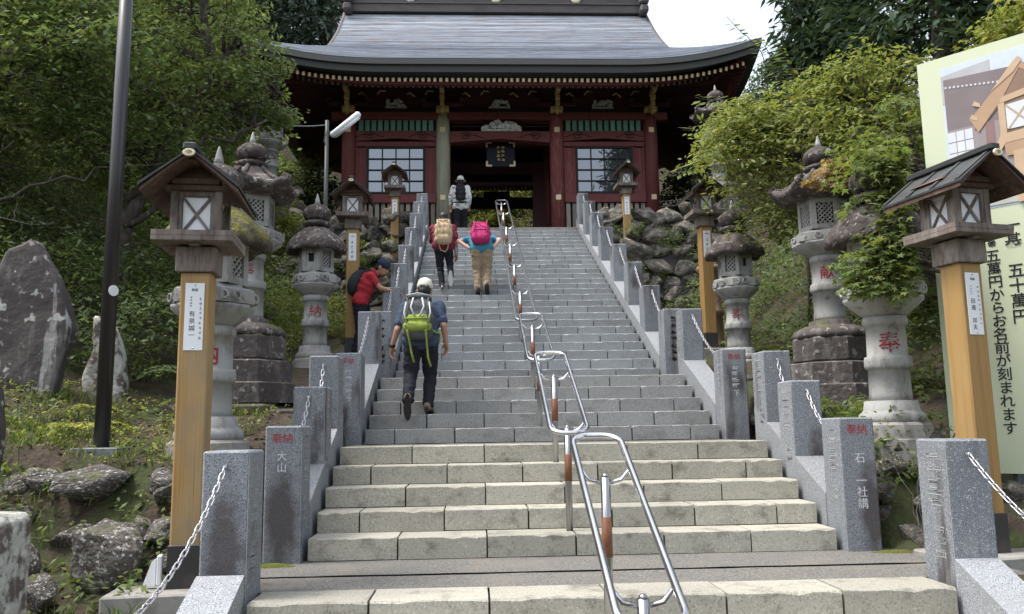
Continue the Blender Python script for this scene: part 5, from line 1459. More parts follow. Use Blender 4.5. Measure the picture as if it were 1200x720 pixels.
def cap_hat(o, H, m, brim=True):
    h, fw, up, rt, Rm = H
    b = MB(); b.lathe([(.098, -.02), (.102, .02), (.096, .06), (.075, .10), (.045, .118), (.01, .122)], n=24, M=Matrix.Translation(h + up * .025) @ Rm @ Matrix.Diagonal((.95, 1.12, 1, 1)))
    c = b.build('cap', m, o)
    if brim:
        b = MB(); b.prism([(.085 * math.cos(w), .085 + .08 * math.sin(w)) for w in [k * math.pi / 10 for k in range(11)]], 'z', -.006, .006)
        b.v = [tuple(Matrix.Translation(h + up * .012) @ Rm @ Vector(v)) for v in b.v]; b.build('brim', m, c)
    return c

# -- man in the white cap with the green and grey pack
J = dict(pelvis=(-.02, .02, .86), chest=(-.025, .20, 1.20), neck=(-.01, .29, 1.36), head=(0, .37, 1.50), face=(0, 1, -.18),
    shl=(-.215, .20, 1.255), ell=(-.30, .10, .985), wrl=(-.365, .16, .80), hdl=(-.375, .19, .72), shr=(.175, .20, 1.27), elr=(.235, .10, 1.03), wrr=(.262, .18, .845), hdr=(.27, .22, .75),
    hipl=(-.115, .02, .82), knl=(-.145, .06, .46), anl=(-.155, -.20, .14), toel=(-.155, -.165, -.02), hipr=(.075, .03, .82), knr=(.075, .20, .47), anr=(.055, .10, .085), toer=(.085, .25, .045),
    palml=(.6, -.6, 0), palmr=(-.6, -.6, 0), thumbl=(.3, 1, 0), thumbr=(-.3, 1, 0))
p, V, H = person((-1.345, 9.6, 6 * RISE + RISE), 'man in a white cap, navy tee and dark trousers with a green and grey backpack', J, M['skin'])
navy = cloth('navy_tee', (.045, .062, .105)); dark = cloth('dark_trousers', (.014, .015, .022))
shirt(p, V, navy, .75); trousers(p, V, dark)
shoes(p, V, cloth('tan_shoe', (.2, .15, .11)), M['hair'])
hair(p, H, M['hair']); cap_hat(p, H, cloth('cream_cap', (.62, .6, .51)))
gpk = cloth('grey_pack', (.075, .08, .085)); lime = cloth('lime_pack', (.22, .28, .05)); pale = cloth('pale_strap', (.42, .44, .42))
pk, Rm = backpack(p, Vector((-.05, -.045, 1.10)), (.41, .24, .50), R(-24), gpk, lime, gpk, V)
b = MB()
for s in (-1, 1):
    b.tube([Rm @ Vector((s * .05, -.17, .17)), Rm @ Vector((s * .075, -.185, .04)), Rm @ Vector((s * .03, -.19, -.09))], .011, 6)
    b.tube([Rm @ Vector((s * .13, -.16, .12)), Rm @ Vector((s * .15, -.17, -.03)), Rm @ Vector((s * .12, -.17, -.15))], .009, 6)
b.tube([Rm @ Vector((-.13, -.16, .21)), Rm @ Vector((0, -.17, .235)), Rm @ Vector((.13, -.16, .21))], .009, 6)
b.build('pale_webbing', pale, pk)
b = MB()
b.tube([Rm @ Vector((-.11, -.14, -.24)), (-.135, -.13, .78), (-.12, -.15, .70), (-.09, -.15, .58)], .013, 6); b.tube([Rm @ Vector((.1, -.14, -.24)), (.055, -.13, .77), (.07, -.15, .63), (.10, -.15, .53)], .013, 6)
b.tube([Rm @ Vector((-.16, -.06, -.2)), (-.19, -.05, .86), (-.17, -.06, .77)], .012, 6); b.tube([Rm @ Vector((.16, -.06, -.2)), (.20, -.02, .92), (.19, -.03, .82)], .012, 6)
b.tube([Rm @ Vector((-.14, -.19, -.12)), Rm @ Vector((0, -.215, -.13)), Rm @ Vector((.14, -.19, -.12))], .01, 6)
b.build('lime_straps', lime, pk)
b = MB(); d = (V['hdl'] - V['wrl']).normalized(); b.tube([V['wrl'] - d * .025, V['wrl'] + d * .01], .036, 12); b.build('watch', M['hair'], p)

# -- hiker in maroon with the tan pack
J = dict(pelvis=(.0, .0, .86), chest=(-.02, .17, 1.17), neck=(-.015, .26, 1.32), head=(-.01, .32, 1.45), face=(0, 1, -.25),
    shl=(-.2, .17, 1.22), ell=(-.235, .30, .99), wrl=(-.14, .46, .86), hdl=(-.1, .53, .82), shr=(.17, .17, 1.22), elr=(.225, .10, .96), wrr=(.235, .16, .73), hdr=(.24, .19, .65),
    hipl=(-.09, .0, .82), knl=(-.07, .14, .46), anl=(-.03, .05, .08), toel=(-.035, .20, .035), hipr=(.09, .0, .82), knr=(.11, .12, .5), anr=(.145, -.17, .24), toer=(.15, -.15, .09),
    palmr=(-.6, -.6, 0), thumbr=(0, 1, 0))
p, V, H = person((-1.31, 15.30, S(15.3)), 'hiker in a maroon top and black trousers with a tan round backpack', J, M['skin'])
maroon = cloth('maroon_top', (.16, .022, .04)); shirt(p, V, maroon, .9); trousers(p, V, dark, w=.86); shoes(p, V, cloth('dark_shoe', (.05, .05, .055)), pale)
hair(p, H, M['hair'])
b = MB(); cap_into(b, V['shr'].lerp(V['elr'], .85), V['wrr'], .05, .04); blob('sleeve', b, cloth('pale_sleeve', (.5, .42, .42)), p, .012, 3, .004)
tan = cloth('tan_pack', (.42, .32, .2)); pk, Rm = backpack(p, Vector((-.0, -.08, 1.08)), (.37, .24, .46), R(-22), tan, None, tan, V)
b = MB(); b.tube([Rm @ Vector((-.12, -.1, -.17)), (-.05, -.14, .73), (.04, -.14, .70), (.08, -.14, .76), Rm @ Vector((.12, -.1, -.17))], .012, 6)
b.tube([Rm @ Vector((-.1, -.17, .1)), Rm @ Vector((0, -.19, .12)), Rm @ Vector((.1, -.17, .1))], .009, 6); b.tube([Rm @ Vector((0, -.17, .16)), Rm @ Vector((0, -.2, 0)), Rm @ Vector((0, -.16, -.16))], .009, 6); b.build('tan_straps', tan, pk)

# -- hiker in blue, bent forward, hands on hips, magenta pack
J = dict(pelvis=(.0, .0, .87), chest=(-.02, .33, 1.06), neck=(-.02, .47, 1.14), head=(-.02, .58, 1.20), face=(0, .9, -.45),
    shl=(-.2, .34, 1.10), ell=(-.43, .16, 1.03), wrl=(-.235, .03, .87), hdl=(-.16, .06, .83), shr=(.19, .34, 1.10), elr=(.335, .16, 1.05), wrr=(.215, .03, .86), hdr=(.15, .06, .83),
    hipl=(-.095, .0, .83), knl=(-.085, .11, .46), anl=(-.075, .02, .075), toel=(-.085, .17, .035), hipr=(.095, .0, .83), knr=(.10, .12, .48), anr=(.09, -.06, .12), toer=(.10, .06, .03),
    palml=(0, 0, -1), palmr=(0, 0, -1), thumbl=(0, -1, 0), thumbr=(0, -1, 0))
p, V, H = person((-.60, 15.05, S(15.05)), 'hiker in blue tee and khaki trousers bending forward under a magenta backpack', J, M['skinp'])
shirt(p, V, cloth('blue_tee', (.045, .19, .27)), .55); trousers(p, V, cloth('khaki_trousers', (.285, .215, .145)), w=1.08); shoes(p, V, cloth('grey_shoe', (.04, .04, .045)), cloth('dark_sole', (.025, .024, .024)))
hair(p, H, M['hair'])
mag = cloth('magenta_pack', (.36, .02, .11)); pk, Rm = backpack(p, Vector((-.02, .02, 1.13)), (.40, .26, .54), R(-48), mag, None, mag, V)
b = MB(); b.tube([Rm @ Vector((-.12, -.15, .12)), Rm @ Vector((-.02, -.2, .02)), Rm @ Vector((.12, -.15, -.08))], .008, 6); b.tube([Rm @ Vector((-.1, -.16, -.12)), Rm @ Vector((0, -.18, -.15)), Rm @ Vector((.1, -.16, -.12))], .012, 6); b.build('purple_webbing', cloth('purple_strap', (.2, .015, .12)), pk)

# -- person in white at the top
J = dict(pelvis=(.0, .0, .9), chest=(0, .04, 1.26), neck=(0, .06, 1.43), head=(0, .09, 1.57), face=(0, 1, -.05),
    shl=(-.19, .03, 1.36), ell=(-.27, -.02, 1.09), wrl=(-.27, .05, .86), hdl=(-.27, .08, .78), shr=(.18, .03, 1.36), elr=(.24, -.01, 1.09), wrr=(.23, .1, .9), hdr=(.22, .15, .83),
    hipl=(-.09, 0, .86), knl=(-.1, .05, .47), anl=(-.1, -.02, .08), toel=(-.11, .13, .04), hipr=(.09, 0, .86), knr=(.1, .1, .48), anr=(.1, .12, .08), toer=(.11, .27, .04))
p, V, H = person((-1.08, 21.5, ZTOP), 'person in white jacket and hat with black backpack at the stair top', J, M['skin'])
white = mat('white_jacket', (.6, .6, .58), .85, [dict(s=11, d=3, lo=.55, hi=.62, c=(.09, .1, .12), a=.8)]); shirt(p, V, white, 1.75, -.12); trousers(p, V, dark); shoes(p, V, cloth('boot', (.05, .045, .04)), M['hair'])
hair(p, H, M['hair']); ch = cap_hat(p, H, cloth('pale_hat', (.5, .5, .46)), False)
b = MB(); b.lathe([(.09, -.003), (.15, -.02), (.152, -.016), (.09, .012)], n=24, M=Matrix.Translation(H[0] + H[2] * .02)); b.build('brim', cloth('pale_hat_brim', (.45, .45, .42)), ch)
backpack(p, Vector((0, -.19, 1.18)), (.30, .18, .40), R(-4), cloth('black_pack', (.018, .018, .02)), None, cloth('black_strap', (.02, .02, .02)), V)

# -- man in red, seen from the side, hand on the post
J = dict(pelvis=(.0, .02, .93), chest=(.13, .02, 1.24), neck=(.22, .0, 1.36), head=(.335, -.03, 1.44), face=(.8, -.15, -.55),
    shl=(.15, .18, 1.29), ell=(.30, .20, 1.10), wrl=(.42, .1, 1.05), hdl=(.48, .05, 1.04), shr=(.16, -.15, 1.28), elr=(.31, -.13, 1.10), wrr=(.50, -.06, 1.055), hdr=(.585, -.03, 1.05),
    hipl=(.0, .10, .88), knl=(.12, .12, .5), anl=(.0, .12, .10), toel=(.15, .12, .05), hipr=(-.01, -.06, .88), knr=(.02, -.07, .47), anr=(-.07, -.07, .08), toer=(.08, -.07, .05),
    palmr=(0, .2, -1), palml=(0, .2, -1), thumbr=(0, 1, 0), thumbl=(0, -1, 0))
p, V, H = person((-2.50, 12.80, 2.02), 'man in red shirt and navy bandana reaching a hand to a post top', J, M['skin'])
shirt(p, V, cloth('red_tee', (.40, .028, .04)), .55); trousers(p, V, dark); shoes(p, V, cloth('walking_shoe', (.06, .055, .05)), M['hair'])
h, fw, up, rt, Rm_ = H
hair(p, H, M['hair'], True)
b = MB(); b.lathe([(.1, -.015), (.104, .02), (.096, .06), (.07, .095), (.03, .11)], n=24, M=Matrix.Translation(h + up * .03 - fw * .005) @ Rm_ @ Matrix.Diagonal((.95, 1.1, 1, 1))); b.build('bandana', cloth('navy_bandana', (.02, .03, .065)), p)
b = MB(); ell_into(b, (-.07, .02, 1.21), (.13, .15, .22), rot=Matrix.Rotation(R(24), 4, 'Y')); ell_into(b, (-.11, .02, 1.12), (.09, .13, .12))
pk = blob('backpack', b, cloth('charcoal_pack', (.03, .033, .04)), p, .012, 3, .006)
b = MB()
for y_ in (-.13, .15): b.tube([(-.02, y_, 1.40), (.10, y_ * 1.02, 1.415), (.21, y_ * 1.1, 1.34), (.22, y_ * 1.2, 1.22), (.10, y_ * 1.25, 1.08), (-.06, y_, 1.05)], .019, 6)
b.build('strap', cloth('charcoal_strap', (.02, .022, .027)), pk)
# ------------------------------------------------------------------ vegetation
def leafmat(n, c, tr=.35, irand=.4, hue=.03, rough=.6):
    return mat(n, c, rough, trans=(tr, (1.0, 1.0, .55)), irand=irand, hueshift=hue, spec=.22)
L_MAPLE = leafmat('maple_leaf', (.21, .24, .08), .5, .42, .035)
L_NEAR = leafmat('near_maple_leaf', (.145, .185, .062), .5, .45, .035)
L_BRIGHT = leafmat('bright_leaf', (.215, .24, .075), .5, .4, .035)
L_MID = leafmat('mid_green_leaf', (.16, .21, .095), .52, .5, .03)
L_DARK = leafmat('dark_leaf', (.125, .165, .08), .5, .5, .025)
L_SOFT = leafmat('soft_dark_leaf', (.125, .165, .095), .4, .5, .025)
L_DEEP = leafmat('deep_conifer_leaf', (.045, .072, .04), .3, .45, .02)
L_HAZE = leafmat('haze_tinted_conifer_leaf', (.12, .16, .125), .15, .4, .02)  # distance haze put into the greyish needle colour
L_FERN = leafmat('fern_leaf', (.135, .18, .065), .5, .4, .03)
L_YEL = leafmat('yellow_leaf', (.33, .33, .07), .4, .3, .03)
L_RUST = leafmat('rusty_leaf', (.32, .23, .12), .4, .4, .04)
L_GRASS = leafmat('grass_blade', (.12, .16, .04), .35, .5, .05)
L_LITTER = leafmat('leaf_litter', (.12, .075, .045), .1, .6, .03)
M['bark'] = mat('grey_brown_bark', (.06, .05, .042), .95, [dict(s=(16, 16, 4), d=5, lo=.5, hi=.7, c=(.17, .155, .135), a=.7)], bump=(26, .8, .02))
M['bark_pale'] = mat('pale_lichen_bark', (.13, .12, .105), .95, [dict(s=(14, 14, 5), d=5, lo=.45, hi=.65, c=(.27, .27, .24), a=.7)], bump=(26, .6, .01))
M['moss'] = mat('moss', (.07, .085, .015), 1.0, [dict(s=30, d=4, lo=.4, hi=.7, c=(.12, .12, .03), a=.8)], bump=(60, 1, .015))

def norm(a): return a / np.maximum(1e-6, np.linalg.norm(a, axis=1, keepdims=True))
def mesh_np(name, V, F, m):
    """V (n,3), F (k,q) one face size"""
    me = bpy.data.meshes.new(name)
    me.vertices.add(len(V)); me.vertices.foreach_set('co', V.astype(np.float32).ravel())
    k, q = F.shape
    me.loops.add(k * q); me.loops.foreach_set('vertex_index', F.astype(np.int32).ravel())
    me.polygons.add(k); me.polygons.foreach_set('loop_start', np.arange(0, k * q, q, dtype=np.int32)); me.polygons.foreach_set('loop_total', np.full(k, q, dtype=np.int32))
    me.update(calc_edges=True); me.materials.append(m)
    return me
def frames(N, P=None, A=None):
    n = len(N); N = norm(N)
    t = nrng.normal(size=(n, 3)) if A is None else A
    a = norm(t - N * np.sum(t * N, axis=1, keepdims=True)); b = np.cross(N, a)
    return N, a, b
def leaf_quads(P, N, size, asp=.5, A=None, fold=.18, droop=.25):
    """diamond leaves with a folded midrib and a drooping tip"""
    N, a, b = frames(N, A=A); n = len(P)
    s = size * nrng.uniform(.45, 1.45, (n, 1))
    base, tip = P - a * s * .5, P + a * s * .5 - N * s * droop
    l, r = P + b * s * asp * .5 - N * s * fold * .5 - a * s * .05, P - b * s * asp * .5 - N * s * fold * .5 - a * s * .05
    V = np.stack([base, l, tip, r], 1).reshape(-1, 3)
    return V, np.arange(4 * n).reshape(n, 4)
def star_leaves(P, N, size, A=None):
    """five pointed maple leaves, ten triangles each"""
    N, a, b = frames(N, A=A); n = len(P); s = size * nrng.uniform(.6, 1.25, (n, 1))
    V = [P]
    for k in range(10):
        w = math.pi * (k - 4.5) / 5.6
        rad = (.30, .62, .2, .5, .22)[min(k, 9 - k)] if False else (.5 if k % 2 == 0 else .2)
        if k in (4,): rad = .26
        tip = [(-2.15, .38), (-1.6, .17), (-1.05, .52), (-.5, .2), (0, .6), (.5, .2), (1.05, .52), (1.6, .17), (2.15, .38), (3.14, .14)][k]
        V.append(P + (a * math.cos(tip[0]) + b * math.sin(tip[0])) * s * tip[1] - N * s * (tip[1] ** 2) * .45)
    V = np.stack(V, 1).reshape(-1, 3)
    base = np.arange(n)[:, None, None] * 11
    tri = np.array([[0, k + 1, (k + 1) % 10 + 1] for k in range(10)])[None]
    return V, (base + tri).reshape(-1, 3)

def spray_points(C, rad, n, flat_=.18, droop=.5):
    """layered sprays: each cluster is a drooping flattened disc of leaves"""
    k = len(C); idx = np.repeat(np.arange(k), n)
    w = nrng.uniform(0, 2 * math.pi, k * n); r = np.sqrt(nrng.uniform(0, 1, k * n))
    R_ = rad[idx] if hasattr(rad, '__len__') else rad
    tilt = nrng.normal(0, .22, (k, 2))[idx]
    dx, dy = r * np.cos(w) * R_, r * np.sin(w) * R_
    dz = nrng.normal(0, flat_, k * n) * R_ - droop * R_ * r ** 2 * .5 + tilt[:, 0] * dx + tilt[:, 1] * dy
    P = C[idx] + np.stack([dx, dy, dz], 1)
    N = np.stack([dx * .6 / R_ - tilt[:, 0], dy * .6 / R_ - tilt[:, 1], np.ones(k * n) * 1.1], 1) + nrng.normal(0, .35, (k * n, 3))
    return P, N
def in_ellipsoid(c, r, n, shell=.55):
    d = norm(nrng.normal(size=(n, 3))); t = (nrng.uniform(shell ** 3, 1, (n, 1))) ** (1 / 3)
    return np.array(c) + d * t * np.array(r)

def limb_path(p, q, bend=.12, n=7):
    p, q = Vector(p), Vector(q); L = (q - p).length; s = rng.random() * 50
    return [p.lerp(q, t / n) + Vector((noise.noise((t * .7 + s, 0, 0)), noise.noise((0, t * .7 + s, 0)), noise.noise((0, 0, t * .7 + s)) + .6 * math.sin(math.pi * t / n))) * bend * L * math.sin(math.pi * t / n) for t in range(n + 1)]
def tree(name, label, cat, base, trunk, r0, blobs, leaf, lsize, per, nclu, crad, m_leaf, bark='bark', star=False, group=None, flat_=.16, droop=.5, clip=None, twigs=True, shell=.4, asp=.5, extra_limbs=()):
    o = empty(name, base, label, cat, group)
    O = Vector(base); bx, by, bz = base
    b = MB(base)
    path = [Vector(p) for p in trunk]
    pts = []
    for i in range(len(path) - 1):
        for t in range(5): pts.append(path[i].lerp(path[i + 1], t / 5) + Vector((noise.noise((i + t * .2, bx, 0)), noise.noise((0, i + t * .2, by)), 0)) * r0 * .5)
    pts.append(path[-1])
    b.tube(pts, [r0 * (1.25 - .25 * min(1, k / 3)) * (1 - .72 * k / (len(pts) - 1)) for k in range(len(pts))], 10)
    b.build('trunk', M[bark], o)
    lb = MB(base); allC = []
    for (c, r) in blobs:
        C = in_ellipsoid(c, r, nclu, shell)
        if clip: C = C[[clip(*p) for p in C]]
        allC.append(C)
        if len(C) == 0: continue
        best = min(pts[len(pts) // 4:], key=lambda q: (Vector(c) - q).length + .4 * max(0, q.z - c[2]))
        lp = limb_path(best, c, .10, 8); L = (Vector(c) - best).length
        lb.tube(lp, [max(.012, r0 * .42 * (1 - .75 * k / 8)) for k in range(9)], 7)
        if twigs:
            for q in C[:: max(1, len(C) // 14)]:
                s = lp[rng.randrange(3, 9)]; tp = limb_path(s, q, .12, 5); lb.tube(tp, [max(.004, r0 * .14 * (1 - .8 * k / 5)) for k in range(6)], 5)
    for (p, q, r) in extra_limbs:
        tp = limb_path(p, q, .1, 10); lb.tube(tp, [r * (1 - .8 * k / 10) for k in range(11)], 7)
        for k in range(3, 11, 2):
            e = tp[k] + Vector((rng.uniform(-.5, .5), rng.uniform(-.4, .4), rng.uniform(.05, .5))) * (Vector(q) - Vector(p)).length * .35
            lb.tube(limb_path(tp[k], e, .12, 5), [max(.004, r * .35 * (1 - .8 * j / 5)) for j in range(6)], 5)
    if lb.v: lb.build('branches', M[bark], o)
    C = np.concatenate(allC)
    P, N = spray_points(C, crad * nrng.uniform(.6, 1.3, len(C)), per, flat_, droop)
    if clip:
        k = np.array([clip(*p) for p in P]); P, N = P[k], N[k]
    V, F = star_leaves(P, N, lsize) if star else leaf_quads(P, N, lsize, asp)
    V = V - np.array(base)
    link_obj('crown', mesh_np('crown', V, F, m_leaf), o)
    return o

def conifer(name, label, base, h, r, m_leaf, group=None, z0=.15, n=900, per=26, ls=.28, bark='bark'):
    o = empty(name, base, label, 'tree', group)
    b = MB(); b.tube([(0, 0, h * t) for t in np.linspace(-.02, .98, 8)], [h * .018 * (1.1 - t) for t in np.linspace(0, 1, 8)], 9); b.build('trunk', M[bark], o)
    t = nrng.uniform(z0, 1, n) ** .85; w = nrng.uniform(0, 2 * math.pi, n)
    rr = r * (1 - t) ** .75 * nrng.uniform(.35, 1.05, n) + .15
    lob = 1 + .22 * np.sin(w * 3 + t * 17) + .15 * np.sin(w * 5 - t * 31)
    C = np.stack([np.cos(w) * rr * lob, np.sin(w) * rr * lob, t * h - rr * .25], 1)
    out = np.stack([np.cos(w), np.sin(w), np.full(n, -.35)], 1)
    idx = np.repeat(np.arange(n), per)
    P = C[idx] + nrng.normal(0, 1, (n * per, 3)) * np.array([.30, .30, .20]) * (h / 14)
    A = out[idx] + nrng.normal(0, .45, (n * per, 3)); N = nrng.normal(0, .6, (n * per, 3)) + np.array([0, 0, .8])
    V, F = leaf_quads(P, N, ls, .28, A)
    link_obj('crown', mesh_np('crown', V, F, m_leaf), o)
    return o

# ---- left bank trees
tree('maple_tree', 'spreading tree on the left bank whose branches reach across to the gate roof', 'tree', (-5.6, 11.5, g(-5.6, 11.5)), [(-5.6, 11.5, 1.6), (-5.7, 11.6, 3.6), (-5.2, 11.7, 5.0), (-4.6, 12, 6.4)], .17,
     [((-5.9, 11.5, 6.0), (1.5, 1.3, .9)), ((-4.8, 12.0, 5.7), (1.2, 1.2, .7)), ((-4.3, 12.3, 6.9), (1.1, 1.2, .8)), ((-5.3, 12.5, 7.6), (1.4, 1.2, .9)), ((-6.6, 12.0, 7.2), (1.4, 1.2, .9)), ((-4.1, 12.4, 5.6), (.75, 1.0, .5)), ((-5.6, 11.2, 4.9), (1.4, .9, .5)), ((-3.75, 12.6, 6.2), (.65, .9, .55)), ((-5.0, 11.6, 8.3), (1.5, 1.2, .8))],
     'leaf', .085, 48, 68, .40, L_MID, clip=lambda x, y, z: x < -3.72 + .55 * noise.noise((0, y * 1.3, z * 2.2)) + .12 * noise.noise((x * 9, y * 9, z * 9)) and not (-4.2 < x < -3.3 and 4.72 < z < 5.75), extra_limbs=[((-5.6, 11.5, 4.2), (-3.7, 11.6, 5.4), .07), ((-5.6, 11.5, 3.8), (-3.6, 11.5, 4.75), .05), ((-5.6, 11.5, 4.5), (-7.6, 11.3, 5.6), .06)])
tree('broadleaf_tree', 'leafy tree filling the upper left corner behind the black pole', 'tree', (-7.6, 10.5, g(-7.6, 10.5)), [(-7.6, 10.5, 2.5), (-7.4, 10.4, 4.5), (-7.2, 10.5, 6.5), (-6.9, 10.6, 8)], .19,
     [((-7.6, 10.4, 6.4), (1.4, 1.2, .9)), ((-6.5, 10.0, 6.3), (1.2, 1.0, .8)), ((-6.9, 10.6, 7.6), (1.5, 1.2, .8)), ((-5.7, 10.2, 6.8), (1.0, 1.0, .7)), ((-8.0, 10.0, 5.2), (1.3, 1.0, .8)), ((-6.4, 10.0, 5.3), (1.2, .9, .55)), ((-5.6, 9.9, 5.7), (.9, .8, .5))],
     'leaf', .085, 42, 58, .42, L_MID, extra_limbs=[((-7.6, 9.6, 2.8), (-6.0, 9.4, 4.3), .03), ((-7.0, 9.3, 3.2), (-5.4, 9.3, 3.3), .02), ((-6.4, 9.8, 3.7), (-4.6, 10.2, 4.3), .022)])
tree('broadleaf_tree', 'darker tree with hanging leaves beside the gate roof on the left', 'tree', (-7.4, 17.0, g(-7.4, 17)), [(-7.4, 17, 3.2), (-7.3, 17, 6), (-7.0, 17.1, 9)], .2,
     [((-6.6, 16.6, 7.4), (1.3, 1.2, 1.0)), ((-7.4, 16.6, 9.2), (1.5, 1.3, 1.0)), ((-6.9, 16.8, 10.4), (1.3, 1.2, 1.0)), ((-8.6, 16.6, 8.0), (1.4, 1.2, 1.1)), ((-7.9, 16.6, 11.2), (1.5, 1.2, 1.0)), ((-6.4, 16.2, 8.5), (.9, 1, .8)), ((-7.2, 16.4, 5.9), (1.3, 1.0, .9))],
     'leaf', .12, 50, 70, .5, L_DARK)
tree('broadleaf_tree', 'bright green tree below the left roof corner of the gate', 'tree', (-5.9, 16.2, g(-5.9, 16.2)), [(-5.9, 16.2, 3.0), (-5.6, 16.2, 5.0), (-5.3, 16.2, 6.6)], .09,
     [((-5.5, 15.9, 6.5), (.8, .8, .65)), ((-5.0, 16.0, 5.6), (.75, .7, .6)), ((-5.6, 15.7, 7.7), (.7, .7, .6)), ((-4.7, 16.3, 6.4), (.55, .6, .5)), ((-5.9, 15.8, 5.2), (.9, .8, .6)), ((-4.6, 16.6, 4.9), (.6, .6, .5))],
     'leaf', .075, 55, 60, .30, L_BRIGHT, clip=lambda x, y, z: not (-4.95 < x < -4.1 and z > 5.75))
tree('broadleaf_tree', 'tall dark tree at the back of the left bank', 'tree', (-11, 16, g(-11, 16)), [(-11, 16, 5), (-10.8, 16, 9), (-10.5, 16, 13)], .3,
     [((-10.6, 15, 9.4), (2.2, 1.6, 1.5)), ((-9.4, 15.4, 11.2), (2.2, 1.6, 1.4)), ((-11.6, 15, 11.6), (2.4, 1.6, 1.5)), ((-9.6, 15.2, 8.2), (1.8, 1.4, 1.2)), ((-12.2, 14.6, 8.6), (2, 1.5, 1.4)), ((-9.9, 15, 13.0), (2.2, 1.6, 1.2))],
     'leaf', .17, 50, 75, .65, L_MID)
tree('broadleaf_tree', 'dense dark tree cut by the left edge of the picture', 'tree', (-9.6, 11.5, g(-9.6, 11.5)), [(-9.6, 11.5, 3.5), (-9.5, 11.3, 6), (-9.2, 11.3, 8.5)], .2,
     [((-8.8, 11, 5.2), (1.5, 1.2, 1.0)), ((-9.2, 11, 7.0), (1.7, 1.3, 1.1)), ((-8.4, 11.3, 8.6), (1.7, 1.3, .9)), ((-9.6, 10.6, 4.2), (1.5, 1.2, 1.0)), ((-8.3, 10.9, 3.9), (1.2, 1.0, .8))],
     'leaf', .11, 55, 75, .5, L_DARK)
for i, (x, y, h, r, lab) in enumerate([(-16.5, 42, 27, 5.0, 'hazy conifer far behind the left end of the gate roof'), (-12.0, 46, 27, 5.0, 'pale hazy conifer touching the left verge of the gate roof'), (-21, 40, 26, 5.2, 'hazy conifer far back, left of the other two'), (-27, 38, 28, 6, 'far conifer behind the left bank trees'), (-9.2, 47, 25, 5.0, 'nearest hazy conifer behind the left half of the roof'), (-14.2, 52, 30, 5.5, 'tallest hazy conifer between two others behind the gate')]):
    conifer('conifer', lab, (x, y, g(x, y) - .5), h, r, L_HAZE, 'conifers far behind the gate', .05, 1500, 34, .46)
# ---- behind the gate, seen through its doorway
tree('shrub', 'sunlit green bushes seen through the gate doorway', 'shrub', (.2, 33.5, 6.6), [(.2, 31.5, 6.0), (.2, 31.5, 9.5)], .06, [((-2.0, 30.6, 8.0), (1.2, .6, 1.2)), ((0, 30.6, 8.0), (1.2, .6, 1.2)), ((2.0, 30.6, 8.0), (1.2, .6, 1.2)), ((.8, 31.4, 9.8), (1.6, .6, 1.0)), ((-1.4, 31.4, 9.8), (1.6, .6, 1.0)), ((0, 31, 7.0), (2.6, .6, .8))], 'leaf', .12, 70, 110, .42, L_BRIGHT)
# ---- right side
tree('maple_tree', 'pale green maple spreading over the tall stone lantern on the right', 'tree', (5.6, 10.6, g(5.6, 10.6)), [(5.6, 10.6, 1.9), (5.4, 10.7, 3.0), (5.0, 10.8, 4.0), (4.5, 11, 4.8)], .13,
     [((3.7, 10.8, 4.9), (.9, .9, .4)), ((4.6, 10.6, 4.7), (1.0, .9, .5)), ((4.4, 10.9, 4.9), (1.0, 1.0, .4)), ((5.4, 10.4, 4.7), (1.0, 1, .4)), ((3.0, 11.2, 4.95), (.55, .7, .3)), ((3.3, 11.2, 4.5), (.8, .8, .4)), ((4.0, 11, 5.4), (.8, .8, .35)), ((5.0, 10.5, 5.45), (.8, .9, .35)), ((3.2, 11.3, 5.3), (.5, .6, .25)), ((5.9, 10.2, 5.2), (.8, .8, .35)), ((4.5, 10.8, 5.8), (.6, .7, .2)), ((5.5, 10.3, 4.4), (.9, .8, .5)), ((5.0, 10.0, 3.9), (.9, .6, .4)), ((3.7, 11.2, 3.9), (.8, .6, .35)), ((6.2, 10, 4.5), (1.0, .9, .45)), ((5.0, 10.6, 5.0), (.8, .9, .35))],
     'leaf', .09, 50, 30, .42, L_MAPLE, star=False, asp=.42, flat_=.07, droop=.5, shell=.0, extra_limbs=[((4.5, 10.9, 4.6), (3.2, 11.0, 5.5), .02), ((4.6, 10.9, 4.4), (5.6, 10.4, 5.6), .02), ((4.5, 10.9, 4.2), (2.8, 11.2, 4.6), .02)])
MT = tree('maple_tree', 'near maple with star shaped leaves between the right stone lanterns and the sign', 'tree', (4.7, 8.4, g(4.7, 8.4)), [(4.7, 8.4, 1.0), (4.55, 8.3, 2.2), (4.2, 8.2, 3.1), (3.8, 8.1, 3.8)], .075,
     [((3.55, 7.6, 3.35), (.55, .5, .28)), ((3.25, 7.5, 2.85), (.42, .4, .22)), ((3.05, 7.3, 2.45), (.38, .3, .2)), ((3.5, 7.7, 2.5), (.45, .35, .25)), ((3.75, 8.0, 2.95), (.5, .4, .28)), ((3.7, 8.1, 3.95), (.6, .5, .3)), ((4.2, 8.0, 4.3), (.6, .5, .3)), ((3.4, 7.9, 3.7), (.45, .4, .2)), ((3.8, 8.2, 2.1), (.4, .35, .25)),
      ((2.62, 6.6, 2.28), (.26, .14, .10)), ((2.78, 6.65, 2.52), (.28, .16, .12)), ((2.98, 6.7, 2.30), (.22, .14, .12)), ((2.9, 6.75, 2.86), (.34, .2, .13)), ((3.05, 6.9, 3.2), (.32, .2, .14)), ((2.55, 6.55, 2.1), (.2, .1, .08)), ((3.1, 6.85, 2.62), (.24, .14, .12)), ((2.78, 6.75, 3.12), (.26, .16, .12))],
     'leaf', .095, 34, 22, .24, L_NEAR, clip=lambda x, y, z: (x + .75) / y < .555 or y > 7.9, star=True, flat_=.1, droop=.6, shell=.2)
